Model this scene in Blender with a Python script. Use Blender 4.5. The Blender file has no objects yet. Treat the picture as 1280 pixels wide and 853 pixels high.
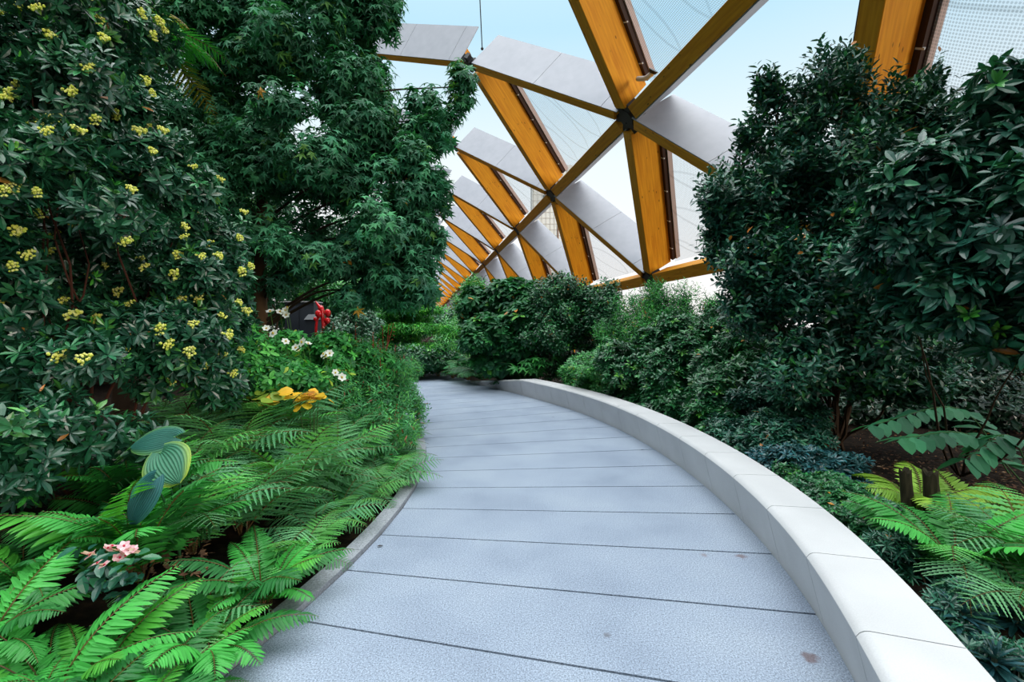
import bpy, math, random
import numpy as np
from mathutils import Vector, Matrix

rng = np.random.default_rng(7)
random.seed(7)
SC = bpy.context.scene
COL = SC.collection

# ------------------------------------------------------------------ camera
F, HY, EYE = 600.0, 410.0, 1.6
PITCH = math.atan2(HY - 426.5, F)          # negative: looking slightly down
cp, sp = math.cos(PITCH), math.sin(PITCH)


def ray(px, py):
    x, z = (px - 640.0) / F, -(py - 426.5) / F
    return np.array([x, cp - z * sp, sp + z * cp])


def P(px, py, Y):
    """world point seen at a photograph pixel at distance Y into the scene"""
    d = ray(px, py)
    return np.array([0, 0, EYE]) + d * (Y / d[1])


def G(px, py, z=0.0):
    """point of the horizontal plane z seen at a photograph pixel"""
    d = ray(px, py)
    return np.array([0, 0, EYE]) + d * ((z - EYE) / d[2])


cam_d = bpy.data.cameras.new('camera')
cam_d.sensor_width = 36.0
cam_d.lens = F * 36.0 / 1280.0
cam_d.clip_end = 2000
cam = bpy.data.objects.new('camera', cam_d)
COL.objects.link(cam)
cam.location = (0, 0, EYE)
cam.rotation_euler = (math.pi / 2 + PITCH, 0, 0)
SC.camera = cam

# ------------------------------------------------------------------ helpers


def mesh(name, V, faces, mat=None, C=None, smooth=False):
    """faces: list of (k, n) int arrays of equal-sided polygons"""
    me = bpy.data.meshes.new(name)
    V = np.asarray(V, np.float32)
    faces = [np.asarray(f, np.int32) for f in faces if len(f)]
    loops = np.concatenate([f.ravel() for f in faces])
    tot = np.concatenate([np.full(len(f), f.shape[1], np.int32) for f in faces])
    start = np.concatenate([[0], np.cumsum(tot)[:-1]]).astype(np.int32)
    me.vertices.add(len(V)); me.vertices.foreach_set('co', V.ravel())
    me.loops.add(len(loops)); me.loops.foreach_set('vertex_index', loops)
    me.polygons.add(len(tot)); me.polygons.foreach_set('loop_start', start)
    me.polygons.foreach_set('loop_total', tot)
    me.polygons.foreach_set('use_smooth', np.full(len(tot), bool(smooth)))
    me.update(calc_edges=True)
    if C is not None:
        a = me.color_attributes.new('Col', 'FLOAT_COLOR', 'POINT')
        c = np.ones((len(V), 4), np.float32); c[:, :3] = C
        a.data.foreach_set('color', c.ravel())
    if mat is not None:
        me.materials.append(mat)
    return me


def link(name, me, parent=None, loc=None, mat4=None):
    o = bpy.data.objects.new(name, me)
    COL.objects.link(o)
    if parent is not None:
        o.parent = parent
    if mat4 is not None:
        o.matrix_basis = mat4
    elif loc is not None:
        o.location = loc
    return o


def tag(o, label=None, cat=None, group=None, kind=None):
    for k, v in (('label', label), ('category', cat), ('group', group), ('kind', kind)):
        if v:
            o[k] = v
    return o


def empty(name, loc, label=None, cat=None, group=None, kind=None):
    o = bpy.data.objects.new(name, None)
    COL.objects.link(o)
    o.location = loc
    o.empty_display_size = .1
    return tag(o, label, cat, group, kind)


class Geo:
    """collects pieces of geometry into one mesh"""
    def __init__(s):
        s.V, s.F, s.C, s.n = [], {}, [], 0

    def add(s, V, faces, c=None):
        V = np.asarray(V, float).reshape(-1, 3)
        for f in faces:
            f = np.asarray(f, int)
            if len(f):
                s.F.setdefault(f.shape[1], []).append(f + s.n)
        s.V.append(V); s.n += len(V)
        cc = np.ones((len(V), 3)) if c is None else np.broadcast_to(np.asarray(c, float), (len(V), 3))
        s.C.append(cc)

    def box(s, x0, x1, y0, y1, z0, z1, M=None, c=None):
        V = np.array([[x, y, z] for x in (x0, x1) for y in (y0, y1) for z in (z0, z1)], float)
        if M is not None:
            V = V @ M[:3, :3].T + M[:3, 3]
        s.add(V, [[[0, 1, 3, 2], [4, 6, 7, 5], [0, 4, 5, 1], [2, 3, 7, 6], [0, 2, 6, 4], [1, 5, 7, 3]]], c)

    def tube(s, pts, rad, n=6, c=None, cap=True):
        pts = np.asarray(pts, float)
        m = len(pts)
        rad = np.broadcast_to(np.asarray(rad, float), (m,))
        T = np.gradient(pts, axis=0)
        T /= np.linalg.norm(T, axis=1)[:, None] + 1e-9
        ref = np.array([0, 0, 1.0]) if abs(T[:, 2]).mean() < .8 else np.array([1.0, 0, 0])
        A = np.cross(T, ref); A /= np.linalg.norm(A, axis=1)[:, None] + 1e-9
        B = np.cross(T, A)
        th = np.arange(n) * 2 * math.pi / n
        V = pts[:, None] + rad[:, None, None] * (A[:, None] * np.cos(th)[None, :, None] + B[:, None] * np.sin(th)[None, :, None])
        i = np.arange(m - 1)[:, None] * n; j = np.arange(n)[None, :]; j2 = (j + 1) % n
        q = np.stack([i + j, i + j2, i + n + j2, i + n + j], -1).reshape(-1, 4)
        fs = [q]
        if cap:
            fs.append(np.array([np.arange(n)[::-1], np.arange(n) + (m - 1) * n]))
        s.add(V.reshape(-1, 3), fs, c)

    def sphere(s, c0, r, nu=8, nv=6, c=None):
        r = np.broadcast_to(np.asarray(r, float), (3,))
        th = np.linspace(0, math.pi, nv + 1)[1:-1]
        ph = np.arange(nu) * 2 * math.pi / nu
        V = [[0, 0, 1]] + [[math.sin(t) * math.cos(p), math.sin(t) * math.sin(p), math.cos(t)] for t in th for p in ph] + [[0, 0, -1]]
        V = np.array(V) * r + c0
        T = [[0, 1 + j, 1 + (j + 1) % nu] for j in range(nu)]
        l = len(V) - 1; o = 1 + (nv - 2) * nu
        T += [[l, o + (j + 1) % nu, o + j] for j in range(nu)]
        Q = [[1 + i * nu + j, 1 + (i + 1) * nu + j, 1 + (i + 1) * nu + (j + 1) % nu, 1 + i * nu + (j + 1) % nu] for i in range(nv - 2) for j in range(nu)]
        s.add(V, [T, Q] if Q else [T], c)

    def mesh(s, name, mat, smooth=False):
        return mesh(name, np.concatenate(s.V), [np.concatenate(f) for f in s.F.values()], mat, np.concatenate(s.C), smooth)

    def build(s, name, mat, parent=None, loc=None, smooth=False, mat4=None):
        return link(name, s.mesh(name, mat, smooth), parent, loc, mat4)


def unit(a):
    return a / (np.linalg.norm(a, axis=-1, keepdims=True) + 1e-9)


def smoothline(pts, step):
    """Catmull-Rom through pts, resampled at an even step"""
    pts = np.asarray(pts, float)
    p = np.vstack([2 * pts[0] - pts[1], pts, 2 * pts[-1] - pts[-2]])
    out = []
    for i in range(1, len(p) - 2):
        for t in np.linspace(0, 1, 24, endpoint=False):
            a, b, c, d = p[i - 1], p[i], p[i + 1], p[i + 2]
            out.append(.5 * (2 * b + (c - a) * t + (2 * a - 5 * b + 4 * c - d) * t * t + (3 * b - a - 3 * c + d) * t ** 3))
    out.append(pts[-1]); out = np.array(out)
    s = np.concatenate([[0], np.cumsum(np.linalg.norm(np.diff(out, axis=0), axis=1))])
    n = max(2, int(round(s[-1] / step)) + 1)
    q = np.linspace(0, s[-1], n)
    return np.stack([np.interp(q, s, out[:, k]) for k in range(out.shape[1])], 1)


# ------------------------------------------------------------------ materials
def nodes(name):
    m = bpy.data.materials.new(name); m.use_nodes = True
    nt = m.node_tree; nt.nodes.clear()
    out = nt.nodes.new('ShaderNodeOutputMaterial')
    def N(t, **kw):
        n = nt.nodes.new(t)
        for k, v in kw.items():
            if k.startswith('i_'):
                key = k[2:]
                n.inputs[int(key) if key.isdigit() else key.replace('_', ' ')].default_value = v
            else:
                setattr(n, k, v)
        return n
    return m, nt, out, N


def bsdf(name, color, rough=.5, spec=.4, metal=0.0):
    m, nt, out, N = nodes(name)
    b = N('ShaderNodeBsdfPrincipled', i_Roughness=rough, i_Metallic=metal)
    b.inputs['Base Color'].default_value = (*color, 1)
    b.inputs['Specular IOR Level'].default_value = spec
    nt.links.new(b.outputs[0], out.inputs[0])
    return m


def leafmat(name, rough=.42, spec=.45, trans=.22):
    m, nt, out, N = nodes(name)
    at = N('ShaderNodeVertexColor', layer_name='Col')
    b = N('ShaderNodeBsdfPrincipled', i_Roughness=rough)
    b.inputs['Specular IOR Level'].default_value = spec
    nt.links.new(at.outputs[0], b.inputs['Base Color'])
    if trans > 0:
        t = N('ShaderNodeBsdfTranslucent')
        mul = N('ShaderNodeVectorMath', operation='MULTIPLY')
        mul.inputs[1].default_value = (1.3, 1.5, .7)
        nt.links.new(at.outputs[0], mul.inputs[0]); nt.links.new(mul.outputs[0], t.inputs[0])
        mx = N('ShaderNodeMixShader'); mx.inputs[0].default_value = trans
        nt.links.new(b.outputs[0], mx.inputs[1]); nt.links.new(t.outputs[0], mx.inputs[2])
        nt.links.new(mx.outputs[0], out.inputs[0])
    else:
        nt.links.new(b.outputs[0], out.inputs[0])
    return m


M_LEAF = leafmat('glossy_leaf', .32, .6, .06)
M_SOFT = leafmat('soft_leaf', .5, .35, .25)
M_FERN = leafmat('fern_leaf', .48, .4, .28)
M_FLOWER = leafmat('petal', .55, .3, .3)
M_BARK = leafmat('bark', .85, .2, 0)


def noise_mix(name, cols, scale, rough=.8, bump=.3, detail=6, spec=.3, fine=None):
    """noise coloured surface; fine=(scale, dark, light) adds a granite-like speckle"""
    m, nt, out, N = nodes(name)
    tc = N('ShaderNodeTexCoord')
    nz = N('ShaderNodeTexNoise', i_Scale=scale, i_Detail=detail)
    nt.links.new(tc.outputs['Object'], nz.inputs['Vector'])
    rp = N('ShaderNodeValToRGB')
    e = rp.color_ramp.elements
    while len(e) < len(cols):
        e.new(.5)
    for i, c in enumerate(cols):
        e[i].position = .3 + .4 * i / (len(cols) - 1); e[i].color = (*c, 1)
    nt.links.new(nz.outputs[0], rp.inputs[0])
    b = N('ShaderNodeBsdfPrincipled', i_Roughness=rough)
    b.inputs['Specular IOR Level'].default_value = spec
    src = rp.outputs[0]
    hsrc = nz.outputs[0]
    if fine:
        n2 = N('ShaderNodeTexNoise', i_Scale=fine[0], i_Detail=3)
        n2.inputs['Roughness'].default_value = .7
        nt.links.new(tc.outputs['Object'], n2.inputs['Vector'])
        r2 = N('ShaderNodeValToRGB')
        r2.color_ramp.elements[0].position = .34; r2.color_ramp.elements[0].color = (*[fine[1]] * 3, 1)
        r2.color_ramp.elements[1].position = .66; r2.color_ramp.elements[1].color = (*[fine[2]] * 3, 1)
        nt.links.new(n2.outputs[0], r2.inputs[0])
        mx = N('ShaderNodeMix', data_type='RGBA', blend_type='MULTIPLY')
        mx.inputs[0].default_value = 1
        nt.links.new(src, mx.inputs[6]); nt.links.new(r2.outputs[0], mx.inputs[7])
        src = mx.outputs[2]; hsrc = n2.outputs[0]
    nt.links.new(src, b.inputs['Base Color'])
    if bump:
        bp = N('ShaderNodeBump', i_Strength=bump); bp.inputs['Distance'].default_value = .02
        nt.links.new(hsrc, bp.inputs['Height']); nt.links.new(bp.outputs[0], b.inputs['Normal'])
    nt.links.new(b.outputs[0], out.inputs[0])
    return m


M_SOIL = noise_mix('mulch_soil', [(.006, .004, .003), (.014, .009, .006), (.035, .02, .011)], 14, .95, .8, 8, .1)
M_PAVE = noise_mix('granite_slab', [(.22, .265, .345), (.265, .315, .40), (.30, .35, .43)], 1.3, .75, .03, 5, .3, (125, .45, 1.5))
def stain(mat, spots):
    nt = mat.node_tree
    b = [n for n in nt.nodes if n.type == 'BSDF_PRINCIPLED'][0]
    tc = nt.nodes.new('ShaderNodeTexCoord'); nz = nt.nodes.new('ShaderNodeTexNoise'); nz.inputs['Scale'].default_value = 22; nz.inputs['Detail'].default_value = 5
    nt.links.new(tc.outputs['Object'], nz.inputs['Vector'])
    for (c, r, col) in spots:
        sb = nt.nodes.new('ShaderNodeVectorMath'); sb.operation = 'DISTANCE'; sb.inputs[1].default_value = c
        nt.links.new(tc.outputs['Object'], sb.inputs[0])
        ma = nt.nodes.new('ShaderNodeMath'); ma.operation = 'MULTIPLY_ADD'; ma.inputs[1].default_value = r * 1.6
        nt.links.new(nz.outputs[0], ma.inputs[0]); nt.links.new(sb.outputs['Value'], ma.inputs[2])
        mp = nt.nodes.new('ShaderNodeMapRange'); mp.inputs['From Min'].default_value = r * 1.2; mp.inputs['From Max'].default_value = r * 1.7
        mp.inputs['To Min'].default_value = .75; mp.inputs['To Max'].default_value = 0
        nt.links.new(ma.outputs[0], mp.inputs[0])
        mx = nt.nodes.new('ShaderNodeMix'); mx.data_type = 'RGBA'; mx.inputs[7].default_value = (*col, 1)
        old = b.inputs['Base Color'].links[0].from_socket
        nt.links.new(mp.outputs[0], mx.inputs[0]); nt.links.new(old, mx.inputs[6]); nt.links.new(mx.outputs[2], b.inputs['Base Color'])


stain(M_PAVE, [(G(927, 696), .05, (.14, .09, .09)), (G(880, 694), .035, (.2, .17, .18)), (G(1013, 822), .05, (.13, .08, .08)), (G(758, 795), .03, (.12, .12, .14))])
M_KERB = noise_mix('granite_kerb', [(.26, .28, .31), (.34, .36, .40)], 3, .8, .1, 5, .3, (80, .6, 1.2))
M_BENCH = noise_mix('pale_stone', [(.50, .50, .515), (.545, .545, .56), (.58, .58, .595)], 2.2, .65, .04, 6, .3, (160, .93, 1.03))
M_GAP = bsdf('joint_gap', (.02, .022, .028), .9)
M_TERRA = noise_mix('brown_resin_paving', [(.30, .20, .15), (.38, .26, .20)], 4, .9, .1, 4, .2)


def wood():
    m, nt, out, N = nodes('glulam_timber')
    tc = N('ShaderNodeTexCoord')
    mp = N('ShaderNodeMapping'); mp.inputs['Scale'].default_value = (9, .55, 9)
    nt.links.new(tc.outputs['Object'], mp.inputs[0])
    nz = N('ShaderNodeTexNoise', i_Scale=1.6, i_Detail=7)
    nt.links.new(mp.outputs[0], nz.inputs['Vector'])
    rp = N('ShaderNodeValToRGB')
    rp.color_ramp.elements[0].position = .3; rp.color_ramp.elements[0].color = (.70, .25, .010, 1)
    rp.color_ramp.elements[1].position = .7; rp.color_ramp.elements[1].color = (.95, .42, .022, 1)
    nt.links.new(nz.outputs[0], rp.inputs[0])
    mk = N('ShaderNodeMapping'); mk.inputs['Scale'].default_value = (7, 2.6, 7)
    nt.links.new(tc.outputs['Object'], mk.inputs[0])
    vo = N('ShaderNodeTexVoronoi', i_Scale=.8)
    nt.links.new(mk.outputs[0], vo.inputs['Vector'])
    kr = N('ShaderNodeValToRGB')
    kr.color_ramp.elements[0].position = .06; kr.color_ramp.elements[0].color = (.25, .2, .2, 1)
    kr.color_ramp.elements[1].position = .13; kr.color_ramp.elements[1].color = (1, 1, 1, 1)
    nt.links.new(vo.outputs['Distance'], kr.inputs[0])
    mx = N('ShaderNodeMix', data_type='RGBA', blend_type='MULTIPLY'); mx.inputs[0].default_value = 1
    nt.links.new(rp.outputs[0], mx.inputs[6]); nt.links.new(kr.outputs[0], mx.inputs[7])
    b = N('ShaderNodeBsdfPrincipled', i_Roughness=.6)
    b.inputs['Specular IOR Level'].default_value = .25
    nt.links.new(mx.outputs[2], b.inputs['Base Color'])
    nt.links.new(b.outputs[0], out.inputs[0])
    return m


M_WOOD = wood()
M_STEEL = bsdf('dark_steel', (.018, .018, .022), .5, .4)
M_CHANNEL = bsdf('brown_channel', (.05, .022, .014), .6, .3)
M_ALU = noise_mix('grey_aluminium', [(.36, .37, .43), (.41, .42, .48)], 2.5, .5, 0, 4, .4)
M_EDGE = bsdf('pale_aluminium_edge', (.62, .45, .40), .5, .4)
M_WHITE = bsdf('white_paint', (.8, .8, .8), .5)


def film(name, dots):
    m, nt, out, N = nodes(name)
    tc = N('ShaderNodeTexCoord')
    vo = N('ShaderNodeTexVoronoi', voronoi_dimensions='2D', i_Scale=19); vo.inputs['Randomness'].default_value = .05
    nt.links.new(tc.outputs['Object'], vo.inputs['Vector'])
    rp = N('ShaderNodeValToRGB')
    rp.color_ramp.elements[0].position = .30; rp.color_ramp.elements[0].color = (1, 1, 1, 1)
    rp.color_ramp.elements[1].position = .42; rp.color_ramp.elements[1].color = (0, 0, 0, 1)
    nt.links.new(vo.outputs['Distance'], rp.inputs[0])
    wv = N('ShaderNodeTexWave', wave_type='BANDS', bands_direction='X', i_Scale=.22, i_Distortion=0)
    nt.links.new(tc.outputs['Object'], wv.inputs['Vector'])
    wr = N('ShaderNodeValToRGB')
    wr.color_ramp.elements[0].position = .985; wr.color_ramp.elements[0].color = (0, 0, 0, 1)
    wr.color_ramp.elements[1].position = .997; wr.color_ramp.elements[1].color = (1, 1, 1, 1)
    nt.links.new(wv.outputs[0], wr.inputs[0])
    mu = N('ShaderNodeMath', operation='MULTIPLY'); mu.inputs[1].default_value = dots
    nt.links.new(rp.outputs[0], mu.inputs[0])
    m2 = N('ShaderNodeMath', operation='MULTIPLY_ADD'); m2.inputs[1].default_value = .14
    nt.links.new(wr.outputs[0], m2.inputs[0]); nt.links.new(mu.outputs[0], m2.inputs[2])
    ad = N('ShaderNodeMath', operation='ADD'); ad.inputs[1].default_value = .05
    nt.links.new(m2.outputs[0], ad.inputs[0])
    tr = N('ShaderNodeBsdfTransparent'); tr.inputs[0].default_value = (.98, .99, 1, 1)
    df = N('ShaderNodeBsdfDiffuse'); df.inputs[0].default_value = (.13, .26, .37, 1)
    mx = N('ShaderNodeMixShader')
    nt.links.new(ad.outputs[0], mx.inputs[0]); nt.links.new(tr.outputs[0], mx.inputs[1]); nt.links.new(df.outputs[0], mx.inputs[2])
    nt.links.new(mx.outputs[0], out.inputs[0])
    return m


M_FILM = film('fritted_film', .30)
M_FILM2 = film('clear_film', 0.0)

# ------------------------------------------------------------------ sky and light
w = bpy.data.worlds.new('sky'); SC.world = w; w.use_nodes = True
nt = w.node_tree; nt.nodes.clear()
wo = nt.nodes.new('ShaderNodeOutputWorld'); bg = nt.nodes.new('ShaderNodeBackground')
tc = nt.nodes.new('ShaderNodeTexCoord'); sx = nt.nodes.new('ShaderNodeSeparateXYZ')
nt.links.new(tc.outputs['Generated'], sx.inputs[0])
mr = nt.nodes.new('ShaderNodeMapRange')
mr.inputs['From Min'].default_value = -1; mr.inputs['From Max'].default_value = 1
nt.links.new(sx.outputs['Z'], mr.inputs[0])
rp = nt.nodes.new('ShaderNodeValToRGB'); nt.links.new(mr.outputs[0], rp.inputs[0])
SKY = [(0.0, (.05, .05, .05)), (.49, (.10, .10, .10)), (.503, (1.0, .98, .96)), (.56, (1.0, .99, .98)), (.66, (.86, .96, 1.0)), (.76, (.52, .80, .97)),
       (.82, (.62, .86, 1.0)), (.90, (.95, 1.0, 1.0))]
e = rp.color_ramp.elements
while len(e) < len(SKY):
    e.new(.5)
for i, (p_, c_) in enumerate(SKY):
    e[i].position = p_; e[i].color = (*c_, 1)
nt.links.new(rp.outputs[0], bg.inputs['Color'])
# the zenith is far brighter than the band of sky near the horizon (unseen boost, added to light the plants from above)
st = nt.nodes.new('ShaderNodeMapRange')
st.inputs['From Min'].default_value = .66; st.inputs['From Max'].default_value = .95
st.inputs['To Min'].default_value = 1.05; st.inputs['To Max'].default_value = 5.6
nt.links.new(sx.outputs['Z'], st.inputs[0]); az = nt.nodes.new('ShaderNodeMapRange')                      # horizon dimmed on the left, added to keep the beam undersides dark
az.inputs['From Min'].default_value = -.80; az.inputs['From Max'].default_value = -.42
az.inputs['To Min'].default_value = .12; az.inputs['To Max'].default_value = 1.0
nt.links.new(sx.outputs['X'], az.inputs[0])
ay = nt.nodes.new('ShaderNodeMapRange')                      # also dimmed behind the camera, to deepen the dark gaps in the foliage
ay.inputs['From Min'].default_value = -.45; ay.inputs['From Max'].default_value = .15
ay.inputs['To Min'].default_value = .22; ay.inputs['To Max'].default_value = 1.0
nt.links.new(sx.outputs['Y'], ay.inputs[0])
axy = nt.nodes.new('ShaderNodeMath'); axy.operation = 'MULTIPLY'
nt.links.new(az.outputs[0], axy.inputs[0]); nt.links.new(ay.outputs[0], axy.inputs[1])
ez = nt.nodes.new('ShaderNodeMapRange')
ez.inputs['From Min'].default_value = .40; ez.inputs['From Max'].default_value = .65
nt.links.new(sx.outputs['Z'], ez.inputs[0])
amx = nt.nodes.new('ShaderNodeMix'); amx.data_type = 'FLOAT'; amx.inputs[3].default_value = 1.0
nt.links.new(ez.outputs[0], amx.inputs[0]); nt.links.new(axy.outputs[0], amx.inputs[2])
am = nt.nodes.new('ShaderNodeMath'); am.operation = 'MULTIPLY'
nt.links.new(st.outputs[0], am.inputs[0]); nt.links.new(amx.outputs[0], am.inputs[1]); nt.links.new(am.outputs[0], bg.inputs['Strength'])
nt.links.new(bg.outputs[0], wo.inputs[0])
sun_d = bpy.data.lights.new('evening_sun', 'SUN'); sun_d.energy = 2.3; sun_d.angle = math.radians(25); sun_d.color = (1, .92, .80)
sun = bpy.data.objects.new('evening_sun', sun_d); COL.objects.link(sun)
sun.rotation_euler = Vector((-.80, .58, -.12)).to_track_quat('-Z', 'Y').to_euler()   # low, from behind and to the right

SC.view_settings.view_transform = 'Standard'
SC.view_settings.look = 'None'
SC.view_settings.gamma = 1
SC.view_settings.use_curve_mapping = False
SC.view_settings.exposure = 0.0
SC.cycles.max_bounces = 6
SC.cycles.diffuse_bounces = 1
SC.cycles.glossy_bounces = 2
SC.cycles.transparent_max_bounces = 12

# ------------------------------------------------------------------ path, kerb, bench, beds
CX, CY, R0 = -9.5, 4.6, 9.5
PHI_A, PHI_B = math.radians(-38), math.radians(27)


def path_pt(s, off):
    """s: distance along the walk (0 where it runs straight ahead), off: to the right of the reference line"""
    phi = s / R0
    if phi <= PHI_B:
        r = R0 + off
        return np.array([CX + r * math.cos(phi), CY + r * math.sin(phi)])
    d = s - PHI_B * R0
    r = R0 + off
    b = np.array([CX + r * math.cos(PHI_B), CY + r * math.sin(PHI_B)])
    return b + d * np.array([-math.sin(PHI_B), math.cos(PHI_B)])


g = Geo()
s0 = math.radians(-13.9) * R0 - .6 * 6
step = .608
gap = .007
for k in range(48):
    a, b = s0 + k * step + gap, s0 + (k + 1) * step - gap
    L, R = -.96, 2.35
    q = [path_pt(a, L), path_pt(a, R), path_pt(b, R), path_pt(b, L)]
    top = [[*p, 0.0] for p in q]; bot = [[*p, -.05] for p in q]
    g.add(np.array(top + bot), [[[0, 1, 2, 3], [0, 4, 5, 1], [1, 5, 6, 2], [2, 6, 7, 3], [3, 7, 4, 0]]])
walk = g.build('floor', M_PAVE)
tag(walk, 'blue grey granite slab walkway curving away between the planting beds', 'path', kind='structure')

# reddish paving where the walk ends
g = Geo()
e0 = path_pt(s0 + 48 * step + .02, 0)
q = [path_pt(s0 + 48 * step + .02, -6), path_pt(s0 + 48 * step + .02, 4), path_pt(s0 + 48 * step + 14, 4), path_pt(s0 + 48 * step + 14, -6)]
g.add([[*p, .0] for p in q] + [[*p, -.05] for p in q], [[[0, 1, 2, 3], [0, 4, 5, 1], [1, 5, 6, 2], [2, 6, 7, 3], [3, 7, 4, 0]]])
tag(g.build('floor_brown', M_TERRA), 'brown resin paving at the far end of the walkway', 'paving', kind='structure')

# kerb along the left edge
g = Geo()
ss = np.arange(s0, s0 + 48 * step, .9)
for a in ss:
    b = a + .893
    for u in np.linspace(0, 1, 4)[:-1]:
        c, d = a + (b - a) * u, a + (b - a) * (u + 1 / 3)
        q = [path_pt(c, -1.09), path_pt(c, -.967), path_pt(d, -.967), path_pt(d, -1.09)]
        g.add([[*p, .035] for p in q] + [[*p, -.1] for p in q],
              [[[0, 1, 2, 3], [1, 5, 6, 2], [3, 7, 4, 0]] + ([[0, 4, 5, 1]] if u == 0 else []) + ([[2, 6, 7, 3]] if u > .6 else [])])
tag(g.build('trim_kerb', M_KERB), 'speckled granite kerb edging the left planting bed', 'kerb', kind='structure')

# bench: base line read along its foot
BASEPX = [(1085, 840), (1045, 785), (979, 706), (926, 639), (889, 614), (856, 586), (827, 565), (800, 550), (777, 538), (753, 526), (732, 518), (711, 510), (673, 499), (640, 490.5), (606, 482.5), (588, 478.5)]
base = [G(*p)[:2] for p in BASEPX]
base = [np.array([.55, -.35]), np.array([1.05, .75])] + base[0:1] + base[1:]
# light smoothing of the read points
bp = np.array(base)
for _ in range(3):
    bp[1:-1] = .25 * bp[:-2] + .5 * bp[1:-1] + .25 * bp[2:]
BL = smoothline(bp, .085)
BT = unit(np.gradient(BL, axis=0)); BN = np.stack([-BT[:, 1], BT[:, 0]], 1)      # towards the walk
BS = np.concatenate([[0], np.cumsum(np.linalg.norm(np.diff(BL, axis=0), axis=1))])
SEND = BS[-1]


def bench_h(s):
    return np.interp(SEND - s, [0, 3.2], [.045, .40])


def bench_sec(s, inset=0):
    h = float(bench_h(s))
    p = np.array([np.interp(s, BS, BL[:, k]) for k in (0, 1)])
    n = unit(np.array([np.interp(s, BS, BN[:, k]) for k in (0, 1)]))
    oh, r, wd = .10 * h / .4, min(.05, h * .45), .27
    prof = [(0.0, -.03), (0.0, 0.0), (oh * .88, h - r)]
    for a in np.linspace(0, math.pi / 2, 5)[1:]:
        prof.append((oh * .88 + .006 - r + r * math.cos(a), h - r + r * math.sin(a)))
    prof += [(-wd + .012, h), (-wd, h - .012), (-wd, -.03)]
    return np.array([[*(p + n * o), z] for o, z in prof])


bench = empty('stone_bench', (*BL[len(BL) // 2], 0), 'long curved pale stone bench edging the right side of the walkway', 'bench')
binv = Matrix.Translation(-Vector((*BL[len(BL) // 2], 0)))
sj = np.interp(G(1045, 785)[1], BL[:, 1], BS)
blk = .70
j0 = sj - blk * math.floor(sj / blk)
cuts = np.concatenate([[0], np.arange(j0, SEND - .3, blk), [SEND]])
for a, b in zip(cuts[:-1], cuts[1:]):
    if b - a < .05:
        continue
    g = Geo()
    S = [bench_sec(x) for x in np.linspace(a + .003, b - .003, 7)]
    n = len(S[0]); V = np.concatenate(S)
    q = [[i * n + j, (i + 1) * n + j, (i + 1) * n + (j + 1) % n, i * n + (j + 1) % n] for i in range(6) for j in range(n)]
    g.add(V, [q, [list(range(n))[::-1], [6 * n + j for j in range(n)]]])
    o = g.build('bench_block', M_BENCH, bench)
    o.matrix_parent_inverse = binv
    m_ = o.data
    m_.polygons.foreach_set('use_smooth', np.array([True] * (6 * n) + [False] * 2))
    m_.set_sharp_from_angle(angle=math.radians(35))

# ground
g = Geo()
xs = np.concatenate([np.linspace(-45, -14, 8), np.linspace(-12, 12, 60), np.linspace(14, 45, 8)])
g.add([[-300, -200, -.07], [300, -200, -.07], [300, 400, -.07], [-300, 400, -.07]], [[[0, 1, 2, 3]]])
tag(g.build('ground', M_SOIL), 'bare dark soil under the whole garden', 'ground', kind='structure')
# raised bed behind the bench
AZ = .185
HA = np.array([-math.sin(AZ), math.cos(AZ)]); HV = np.array([math.cos(AZ), math.sin(AZ)])     # hall axis, towards its right side


def hall(u, v, w):
    p = HA * u + HV * v
    return np.array([p[0], p[1], w + EYE])


g = Geo(); rows = []
for i, s in enumerate(np.linspace(0, SEND, 60)):
    p = np.array([np.interp(s, BS, BL[:, k]) for k in (0, 1)]); n = unit(np.array([np.interp(s, BS, BN[:, k]) for k in (0, 1)]))
    p = p - n * .275
    vv = p @ HV; uu = p @ HA
    h = min(float(bench_h(s)) - .05, .13)
    r = []
    for t in np.linspace(0, 1, 26):
        q = p * (1 - t) + (HA * uu + HV * max(vv + .3, 9.6)) * t
        r.append([q[0], q[1], max(h, -.05) + .04 * math.sin(q[0] * 3.1) * math.cos(q[1] * 2.3) * (t > .02)])
    rows.append(r)
V = np.array(rows).reshape(-1, 3)
q = [[i * 26 + j, i * 26 + j + 1, (i + 1) * 26 + j + 1, (i + 1) * 26 + j] for i in range(59) for j in range(25)]
g.add(V, [q])
tag(g.build('ground_bed', M_SOIL, smooth=True), 'raised bed of bark mulch behind the stone bench', 'planting bed', kind='structure')


def bedz(x, y):
    """height of the mounded left bed"""
    phi = math.atan2(y - CY, x - CX)
    if phi <= PHI_B and x > CX:
        off = math.hypot(x - CX, y - CY) - R0
    else:
        off = (x - CX) * math.cos(PHI_B) + (y - CY) * math.sin(PHI_B) - R0
    t = min(1, max(0, (-off - 1.12) / 1.7))
    return -.03 + .33 * t * t * (3 - 2 * t)


g = Geo(); V = []
SV = np.linspace(-5.6, 22, 70); OV = np.concatenate([[-1.085], np.linspace(-1.2, -3.2, 14), np.linspace(-3.6, -8.6, 10)])
for s in SV:
    for o_ in OV:
        q = path_pt(s, o_)
        V.append([q[0], q[1], bedz(*q) + .02 * math.sin(q[0] * 7) * math.cos(q[1] * 6) * (o_ < -1.3)])
n_ = len(OV)
g.add(V, [[[i * n_ + j, (i + 1) * n_ + j, (i + 1) * n_ + j + 1, i * n_ + j + 1] for i in range(len(SV) - 1) for j in range(n_ - 1)]])
tag(g.build('ground_mound', M_SOIL, smooth=True), 'mounded dark soil of the left planting bed', 'planting bed', kind='structure')
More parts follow.
